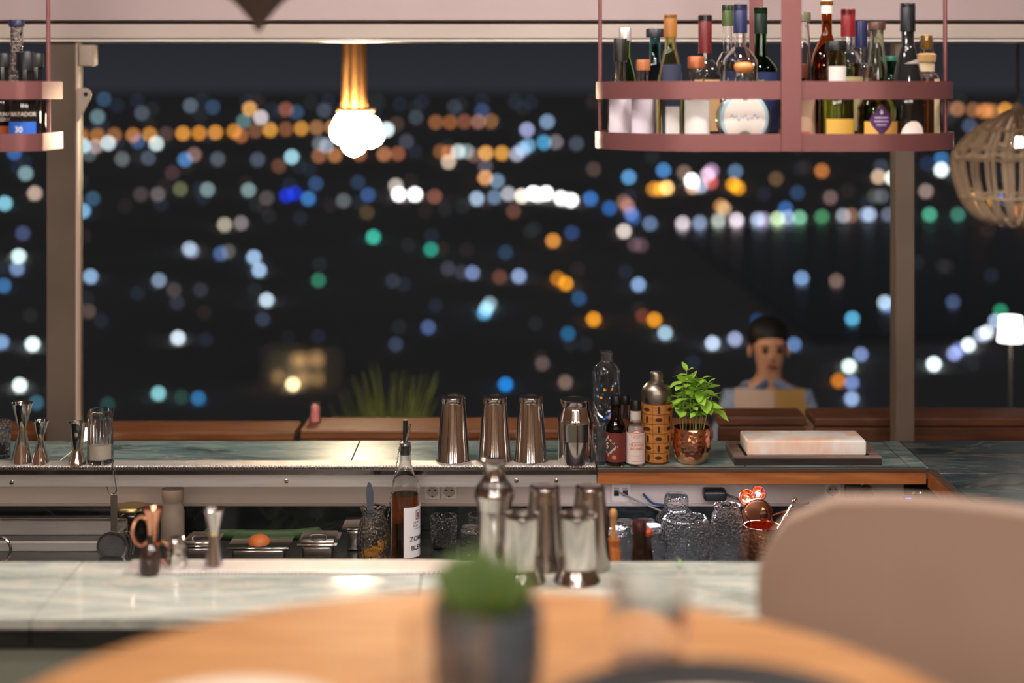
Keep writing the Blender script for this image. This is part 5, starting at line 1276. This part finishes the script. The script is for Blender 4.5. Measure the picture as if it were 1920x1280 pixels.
# tall tins at the rear
p, s_ = fr(1021, 1063, CT)
t2 = thing('tall_front_tin', 'tall upturned tin between the two short flared tins', 'shaker', p, group='tall tins on the front counter')
MB().lathe([(r * s_, z * s_) for r, z in [(0, 0), (39, 0), (40, 1), (39.6, 4), (29, 136), (28.2, 143), (28.6, 149), (27.5, 151.5), (25, 151.5), (22, 149.5), (0, 149)]], 48).build('body', STEEL2, t2)
p2, _ = fr(1106, 1063, CT); copy_thing(t2, p2, 'tall upturned tin at the muddler end of the front counter')
# cobbler shaker
p, s_ = fr(927, 1062, CT)
t = thing('cobbler_shaker', 'three piece steel cobbler shaker behind the small green plant', 'shaker', p)
MB().lathe([(r * s_, z * s_) for r, z in [(0, 0), (29, 0), (30, 2), (31, 108), (0, 108)]], 44).build('cup', STEEL2, t)
MB().lathe([(r * s_, z * s_) for r, z in [(0, 108), (32, 108.5), (34, 122), (37, 131)] + sm([(37, 131), (38, 138), (34, 150), (24, 164), (20, 172)], 5)[1:] + [(0, 172)]], 44).build('strainer_top', STEEL2, t)
MB().lathe([(r * s_, z * s_) for r, z in [(0, 172), (20.5, 172), (19, 180), (20, 190), (23, 197), (22.5, 200), (19, 202), (0, 202)]], 40).build('cap', STEEL2, t)
# things on the front drip mat
jigger('tall narrow waisted jigger alone on the front drip mat', 401, 1058, [(17.5, 1058), (17, 1055), (9.5, 1003), (9.2, 998), (19, 957), (21, 954)], STEEL2, band_=1000)
p, s_ = fr(331, 1060)
t = thing('hammered_cup', 'small hammered steel cup turned upside down', 'cup', p)
MB().lathe([(r * s_, z * s_) for r, z in [(0, 0), (21, 0), (21.5, 1.5), (14.5, 50), (14, 52), (12, 53), (0, 52)]], 40).build('body', STEELH, t)
p, s_ = fr(284, 1061)
t = thing('copper_jigger', 'copper jigger with ring handle behind the dark dropper bottle', 'jigger', p + Vector((0, 0.012, 0)))
MB().lathe([(r * s_, z * s_) for r, z in [(0, 0), (17, 0), (16, 6), (9, 44), (8.5, 50), (9, 56)] + [(12, 80), (17, 102), (18.5, 106), (17.5, 106), (11, 82), (0, 62)]], 40).build('cups', COPPER, t)
MB().tube([(-22 * s_ + 16 * s_ * math.cos(k * PI / 14), 0, 63 * s_ + 27 * s_ * math.sin(k * PI / 14)) for k in range(28)], 0.0032, 8, closed=True).build('ring_handle', COPPER, t)
MB().tube([(18 * s_ + 12 * s_ * math.cos(k * PI / 12), 0, 24 * s_ + 19 * s_ * math.sin(k * PI / 12)) for k in range(24)], 0.0028, 8, closed=True).build('lower_ring', COPPER, t)
t = thing('dropper_bottle', 'dark round shouldered bottle standing before the copper jigger', 'bottle', (X(284, Yon(1067, TOPM)), Yon(1067, TOPM) - 0.014, TOPM))
MB().lathe([(r * s_, z * s_) for r, z in [(0, 0), (18, 0), (19, 2), (19, 30)] + sm([(19, 30), (17, 40), (10, 48), (6, 52)], 5)[1:] + [(5.5, 58), (0, 58)]], 36).build('body', mat('smoked_brown_glass', (0.035, 0.018, 0.014), 0.12, coat=0.3), t)
MB().lathe([(r * s_, z * s_) for r, z in [(0, 58), (6, 58), (5, 66), (0, 66)]], 20).build('cap', BLACK, t)
lf = thing('basil_sprig', 'single small green leaf lying on the front counter', 'leaf', P(1278, 1066, Yon(1066, CT)) + Vector((0, 0, 0.004)))
o = bpy.data.objects.new('blade', LM[2]); COL.objects.link(o); o.parent = lf; o.scale = (0.024,) * 3; o.rotation_euler = (0.9, -0.9, 1.9)

# ================================================================== foreground: round table, chair, pendant tip
TZ = CAM_Z - 0.575
TC = (-0.028, 1.31)
tb = thing('round_table', 'round light oak table out of focus in the foreground', 'table', (TC[0], TC[1], 0.36))
hT = TZ - 0.36
MB().lathe([(0, hT - 0.028), (0.478, hT - 0.028), (0.488, hT - 0.020), (0.488, hT - 0.006), (0.480, hT), (0, hT)], 96).build('tabletop', TABLEW, tb)
MB().lathe([(0, 0.03), (0.03, 0.03), (0.03, hT - 0.028), (0, hT - 0.028)], 24).build('column', BLACK, tb)
MB().lathe([(0, 0), (0.26, 0), (0.26, 0.012), (0.05, 0.03), (0, 0.03)], 40).build('base', BLACK, tb)
def onT(px, Y): return (X(px, Y), Y, TZ)
pt = thing('slate_pot', 'blurred slate grey plant pot on the round table', 'pot', onT(912, 1.505))
MB().lathe([(0, 0), (0.046, 0), (0.052, 0.004), (0.0545, 0.03), (0.0545, 0.074), (0.053, 0.078), (0.049, 0.078), (0.048, 0.062), (0, 0.062)], 48).build('pot_body', mat('slate_ceramic', '4c545c', 0.55, noise=(18, '39414a', 0.35, 0.7, (1, 1, 3))), pt)
MB().lathe([(0, 0.0625), (0.0475, 0.0625), (0.0475, 0.066), (0, 0.068)], 24).build('soil', mat('soil'), pt)
sc_ = thing('green_succulent', 'small bushy green plant in the slate grey pot', 'plant', (X(905, 1.505), 1.505, TZ + 0.067))
SUC = mat('succulent_green', '546c2e', 0.5, noise=(40, '385024', 0.35, 0.7, (1, 1, 1)))
sl = MB().lathe(sm([(0, 0), (0.004, 0.004), (0.0075, 0.02), (0.006, 0.034), (0, 0.044)], 3), 8).mesh('succulent_leaf'); sl.materials.append(SUC)
rng = random.Random(9)
for k in range(46):
    a = k * 2.399; u = math.sqrt(k / 46)
    o = bpy.data.objects.new('leaf', sl); COL.objects.link(o); o.parent = sc_
    r = 0.024 * u
    o.location = (r * math.cos(a), r * math.sin(a), 0.0)
    tilt = 0.75 * u + rng.uniform(-0.1, 0.1); q_ = 1.45 - 0.5 * u
    o.rotation_euler = (0, tilt, a)
    q_ *= rng.uniform(0.7, 1.25); o.scale = (q_, q_, q_)
def tumbler(label, px, Y, r, H):
    t = thing('water_glass', label, 'glass', onT(px, Y))
    op = [(0, 0), (r * 0.86, 0), (r * 0.9, 0.003), (r, H * 0.96), (r * 0.99, H)]
    MB().lathe(shell(op, 0.0018, 0.010), 48).build('glass_body', GLASS, t)
tumbler('clear tumbler before the slate pot on the round table', 840, 1.40, 0.038, 0.095)
tumbler('clear tumbler on the chair side of the slate pot', 1216, 1.56, 0.040, 0.082)
def plate(label, px, yfar, r, cx_, m, rimm):
    z = TZ + 0.030; Yf_ = Yon(yfar, z); 
    t = thing('dinner_plate', label, 'plate', (X(cx_, Yf_), Yf_ - r, TZ))
    MB().lathe([(0, 0), (r * 0.6, 0), (r * 0.80, 0.010), (r * 0.78, 0.0125), (r * 0.58, 0.004), (0, 0.004)], 64).build('well', m, t)
    MB().lathe([(r * 0.785, 0.0095), (r * 0.985, 0.026), (r, 0.029), (r * 0.985, 0.030), (r * 0.78, 0.0130)], 64).build('rim', rimm, t)
plate('black rimmed plate at the lower frame edge', 0, 1232, 0.165, 1305, mat('cream_glaze', 'd8c0a4', 0.3), mat('charcoal_glaze', '1c1818', 0.6))
plate('white plate showing only its far rim on the table', 0, 1270, 0.12, 470, mat('white_glaze', 'e8dccb', 0.25), mat('white_glaze', 'e8dccb', 0.25))
# upholstered chair
CY = 2.02
ch = thing('upholstered_chair', 'beige upholstered chair back blurred beyond the round table', 'chair', (X(1760, CY), CY, 0.36), -0.30)
FAB = mat('beige_upholstery', '9c8272', 0.9, bump=(300, 0.3, 'noise'))
zt = Zy(962, CY) - 0.36; hw = 0.235; zb_ = zt - 0.46
def backshell(t0, t1, m):
    v = []; f = []; nu, nv = 26, 22
    def pt_(u, w_, off):
        xx = -hw + 2 * hw * u
        return xx, w_
    out = []
    for j in range(nv + 1):
        for i in range(nu + 1):
            u = -1 + 2 * i / nu; w_ = j / nv
            # rounded top corners
            zc = zb_ + (zt - zb_) * w_
            rad = 0.10
            hwz = hw * (0.90 + 0.10 * w_)
            dz = zc - (zt - rad)
            lim = hwz - rad + math.sqrt(max(rad * rad - dz * dz, 0)) if dz > 0 else hwz
            xx = u * lim
            yy = -0.09 * (xx / hw) ** 2 + 0.07 * w_
            out.append((xx, yy, zc))
    n = nu + 1; N = len(out)
    vv = []
    for (x_, y_, z_) in out:
        e_ = 1.0
        vv.append((x_, y_ - t0, z_))
    for (x_, y_, z_) in out: vv.append((x_, y_ + t1, z_))
    for j in range(nv):
        for i in range(nu):
            a = j * n + i
            f.append((a, a + 1, a + n + 1, a + n)); f.append((N + a, N + a + n, N + a + n + 1, N + a + 1))
    for i in range(nu):
        f.append((i, N + i, N + i + 1, i + 1)); a = nv * n + i; f.append((a, a + 1, N + a + 1, N + a))
    for j in range(nv):
        a = j * n; f.append((a, a + n, N + a + n, N + a)); a = j * n + nu; f.append((a, N + a, N + a + n, a + n))
    return MB().add(vv, f)
bk = backshell(0.025, 0.025, FAB).build('backrest', FAB, ch)
mbv = bk.modifiers.new('soft', 'BEVEL'); mbv.width = 0.018; mbv.segments = 3; mbv.limit_method = 'ANGLE'; mbv.angle_limit = 1.0
MB().box((-hw + 0.01, -0.44, zb_ - 0.06), (hw - 0.01, 0.02, zb_ + 0.04), 0.03, seg=4).build('seat', FAB, ch)
for sx in (-1, 1):
    for yy in (-0.40, -0.02):
        MB().tube([(sx * (hw - 0.04), yy, zb_ - 0.06), (sx * (hw - 0.02), yy + (0.02 if yy > -0.2 else -0.02), 0)], [0.016, 0.011], 10).build('leg', DARKW, ch)
# tip of a pendant close to the camera
FY = 2.45; fs = FY / F_PX
fp = thing('foreground_pendant', 'blurred dark pendant tip hanging from the ceiling', 'lamp', P(485, 62, FY))
pr = sm([(0, 0), (8, 10), (16, 24), (28, 38), (40, 52), (58, 66), (120, 100), (150, 150), (110, 210), (40, 250), (10, 262)], 4)
MB().lathe([(r * fs, z * fs) for r, z in pr] + [(0, 263 * fs)], 40).build('shade', mat('pendant_bronze', '5a4a42', 0.5, 0.2), fp)
MB().tube([(0, 0, 262 * fs), (0, 0, CEIL - fp.location.z)], 0.005, 8).build('cord', BLACK, fp)

# ================================================================== the person on the terrace
def skin(name, pts, edges, m, parent=None, sub=2, root=0, smooth_it=0):
    me = bpy.data.meshes.new(name); me.from_pydata([p[:3] for p in pts], edges, []); me.update()
    ob = bpy.data.objects.new(name, me); COL.objects.link(ob)
    md = ob.modifiers.new('skin', 'SKIN'); md.use_smooth_shade = True
    for i, p in enumerate(pts):
        r = p[3]; ob.data.skin_vertices[0].data[i].radius = (r if isinstance(r, tuple) else (r, r))
    ob.data.skin_vertices[0].data[root].use_root = True
    sb_ = ob.modifiers.new('sub', 'SUBSURF'); sb_.levels = sub; sb_.render_levels = sub
    dg = bpy.context.evaluated_depsgraph_get(); dg.update()
    m2 = bpy.data.meshes.new_from_object(ob.evaluated_get(dg)); m2.name = name
    bpy.data.objects.remove(ob); bpy.data.meshes.remove(me)
    for pl in m2.polygons: pl.use_smooth = True
    return link(name, m2, m, parent)
HY = 6.25; hs = HY / F_PX
FLT = -0.24
cxp = X(1441, HY)
chinz = Zy(704, HY); topz = Zy(606, HY); shz = Zy(726, HY)
seatz = shz - 0.47
pe_ = thing('person', 'person in pale blue shirt with dark hair reading at a terrace seat', 'person', (cxp, HY, FLT))
def W(x, y, z): return (x, y, z - FLT)
SKIN = mat('warm_skin', 'd49c7a', 0.5, sss=0.1)
hc = (topz + chinz) / 2
pts = [(*W(0, 0.06, seatz + 0.06), (0.15, 0.11)),      # 0 pelvis
       (*W(0, 0.04, seatz + 0.26), (0.145, 0.10)),     # 1 chest
       (*W(0, 0.02, shz - 0.05), (0.13, 0.085)),       # 2 upper chest
       (*W(0, 0.0, shz + 0.02), 0.06),                 # 3 neck base
       (*W(0, -0.015, chinz + 0.015), 0.048),          # 4 neck
       (*W(-0.135, 0.02, shz - 0.055), 0.055), (*W(-0.20, -0.05, shz - 0.26), 0.045), (*W(-0.17, -0.27, shz - 0.12), 0.034), (*W(-0.19, -0.335, shz - 0.075), 0.030),
       (*W(0.135, 0.02, shz - 0.055), 0.055), (*W(0.205, -0.03, shz - 0.28), 0.045), (*W(0.13, -0.25, shz - 0.14), 0.034), (*W(0.095, -0.32, shz - 0.095), 0.030),
       (*W(-0.10, 0.02, seatz + 0.02), 0.085), (*W(-0.12, -0.42, seatz + 0.03), 0.062), (*W(-0.12, -0.40, seatz - 0.32), 0.045), (*W(-0.12, -0.40, FLT + 0.05), 0.036), (*W(-0.12, -0.52, FLT + 0.035), 0.035),
       (*W(0.10, 0.02, seatz + 0.02), 0.085), (*W(0.12, -0.42, seatz + 0.03), 0.062), (*W(0.12, -0.40, seatz - 0.32), 0.045), (*W(0.12, -0.40, FLT + 0.05), 0.036), (*W(0.12, -0.52, FLT + 0.035), 0.035),
       (*W(0, -0.03, hc - 0.035), (0.060, 0.066)), (*W(0, -0.012, hc + 0.02), (0.074, 0.090)), (*W(0, -0.008, hc + 0.068), (0.064, 0.078))]
ed = [(0, 1), (1, 2), (2, 3), (3, 4), (2, 5), (5, 6), (6, 7), (7, 8), (2, 9), (9, 10), (10, 11), (11, 12), (0, 13), (13, 14), (14, 15), (15, 16), (16, 17), (0, 18), (18, 19), (19, 20), (20, 21), (21, 22), (4, 23), (23, 24), (24, 25)]
# fingers, each a short chain rooted in the palm
for sgn, wi in ((-1, 8), (1, 12)):
    wx_, wy_, wz_ = pts[wi][:3]
    for k, (off, ln) in enumerate(((-0.024, 0.055), (-0.008, 0.065), (0.008, 0.062), (0.024, 0.05))):
        i0 = len(pts)
        pts.append((wx_ + sgn * -0.012, wy_ - 0.035, wz_ + off, 0.0095)); pts.append((wx_ - sgn * 0.022, wy_ - 0.035 - ln * 0.5, wz_ + off + 0.004, 0.0085)); pts.append((wx_ - sgn * 0.042, wy_ - 0.03 - ln * 0.6, wz_ + off + 0.004, 0.0075))
        ed += [(wi, i0), (i0, i0 + 1), (i0 + 1, i0 + 2)]
    i0 = len(pts)
    pts.append((wx_ - sgn * 0.022, wy_ - 0.012, wz_ + 0.034, 0.010)); pts.append((wx_ - sgn * 0.040, wy_ - 0.03, wz_ + 0.05, 0.009))
    ed += [(wi, i0), (i0, i0 + 1)]
body = skin('body', pts, ed, SKIN, pe_)
fz = hc - FLT
MB().lathe(sm([(0.001, 0), (0.009, 0.003), (0.012, 0.014), (0.006, 0.036), (0.001, 0.042)], 3), 12, sy=1.0).build('nose', SKIN, pe_, (-0.004, -0.098, fz - 0.030))
for sx in (-1, 1):
    MB().ball((0, 0, 0), (0.013, 0.008, 0.008), 12, 8).build('eye', mat('eye_dark', '2a1a14', 0.2), pe_, (sx * 0.029, -0.094, fz + 0.008))
    MB().ball((0, 0, 0), (0.019, 0.006, 0.0045), 12, 6).build('eyebrow', mat('dark_hair', '16100d', 0.6), pe_, (sx * 0.030, -0.098, fz + 0.026))
    MB().ball((0, 0, 0), (0.008, 0.016, 0.026), 10, 8).build('ear', SKIN, pe_, (sx * 0.078, -0.005, fz - 0.004))
MB().ball((0, 0, 0), (0.024, 0.007, 0.0065), 12, 6).build('mouth', mat('lips', '8a4436', 0.4), pe_, (0, -0.094, fz - 0.052))
hb_ = MB().ball((0, 0.016, 0.052), (0.083, 0.094, 0.080), 24, 14)
hb_.v = [(x_, y_, z_ if z_ > -0.06 else -0.06) for x_, y_, z_ in hb_.v]
hb_.v = [(x_, max(y_, -0.088 + max(0, 0.055 - z_) * 1.9), z_) for x_, y_, z_ in hb_.v]
hr = hb_.build('hair', mat('dark_hair'), pe_, (0, 0, fz))
MB().ball((0.0, 0.085, 0.06), (0.038, 0.04, 0.036), 16, 10).build('hair_bun', mat('dark_hair'), hr)
spts = [(*W(0, 0.06, seatz + 0.05), (0.165, 0.125)), (*W(0, 0.04, seatz + 0.26), (0.160, 0.115)), (*W(0, 0.02, shz - 0.05), (0.142, 0.098)), (*W(0, 0.005, shz + 0.008), 0.072),
        (*W(-0.137, 0.02, shz - 0.053), 0.066), (*W(-0.203, -0.05, shz - 0.262), 0.056), (*W(-0.178, -0.225, shz - 0.165), 0.048),
        (*W(0.137, 0.02, shz - 0.053), 0.066), (*W(0.208, -0.03, shz - 0.282), 0.056), (*W(0.15, -0.205, shz - 0.19), 0.048)]
skin('shirt', spts, [(0, 1), (1, 2), (2, 3), (2, 4), (4, 5), (5, 6), (2, 7), (7, 8), (8, 9)], mat('pale_blue_shirt', '8c9bb4', 0.8), pe_)
for sx in (-1, 1):
    MB().box((-0.035, -0.012, -0.012), (0.035, 0.0, 0.026), 0.005).build('collar', mat('collar_blue', '7486a4', 0.8), pe_, (sx * 0.042, -0.062, shz - FLT + 0.012), rot=(0.3, sx * 0.55, sx * -0.35))
tr = skin('trousers', [(*W(0, 0.06, seatz + 0.05), (0.168, 0.13)), (*W(-0.10, 0.02, seatz + 0.02), 0.098), (*W(-0.12, -0.42, seatz + 0.03), 0.074), (*W(-0.12, -0.40, seatz - 0.32), 0.058), (*W(-0.12, -0.40, FLT + 0.08), 0.052),
                       (*W(0.10, 0.02, seatz + 0.02), 0.098), (*W(0.12, -0.42, seatz + 0.03), 0.074), (*W(0.12, -0.40, seatz - 0.32), 0.058), (*W(0.12, -0.40, FLT + 0.08), 0.052)],
          [(0, 1), (1, 2), (2, 3), (3, 4), (0, 5), (5, 6), (6, 7), (7, 8)], mat('dark_trousers', '23242c', 0.8), pe_)
# the seat under the person and the open menu in the hands
so = thing('terrace_armchair', 'low dark terrace seat under the reading person', 'armchair', (cxp, HY + 0.05, FLT))
hz = seatz - 0.095 - FLT
MB().box((-0.32, -0.32, hz - 0.08), (0.32, 0.30, hz), 0.02).build('cushion', mat('seat_fabric', '3a3330', 0.9), so)
MB().box((-0.32, 0.30, hz - 0.08), (0.32, 0.36, hz + 0.30), 0.02).build('backrest', mat('seat_fabric'), so)
for sx in (-1, 1):
    for yy in (-0.28, 0.32):
        MB().box((sx * 0.28 - 0.02, yy - 0.02, 0), (sx * 0.28 + 0.02, yy + 0.02, hz - 0.08)).build('leg', DARKW, so, smooth=False)
mn = thing('open_menu', 'open menu with pale and yellow pages held by the person', 'menu', (cxp - 0.045, HY - 0.40, Zy(754, HY - 0.4)))
for sx, hexc, wd in ((-1, 'b59a88', 0.15), (1, 'b08a4c', 0.13)):
    MB().box((0 if sx > 0 else -wd, -0.002, -0.08), (wd if sx > 0 else 0, 0.002, 0.045), 0.0005).build('page', mat('page_' + hexc, hexc, 0.7), mn, rot=(-0.35, 0, sx * 0.28))
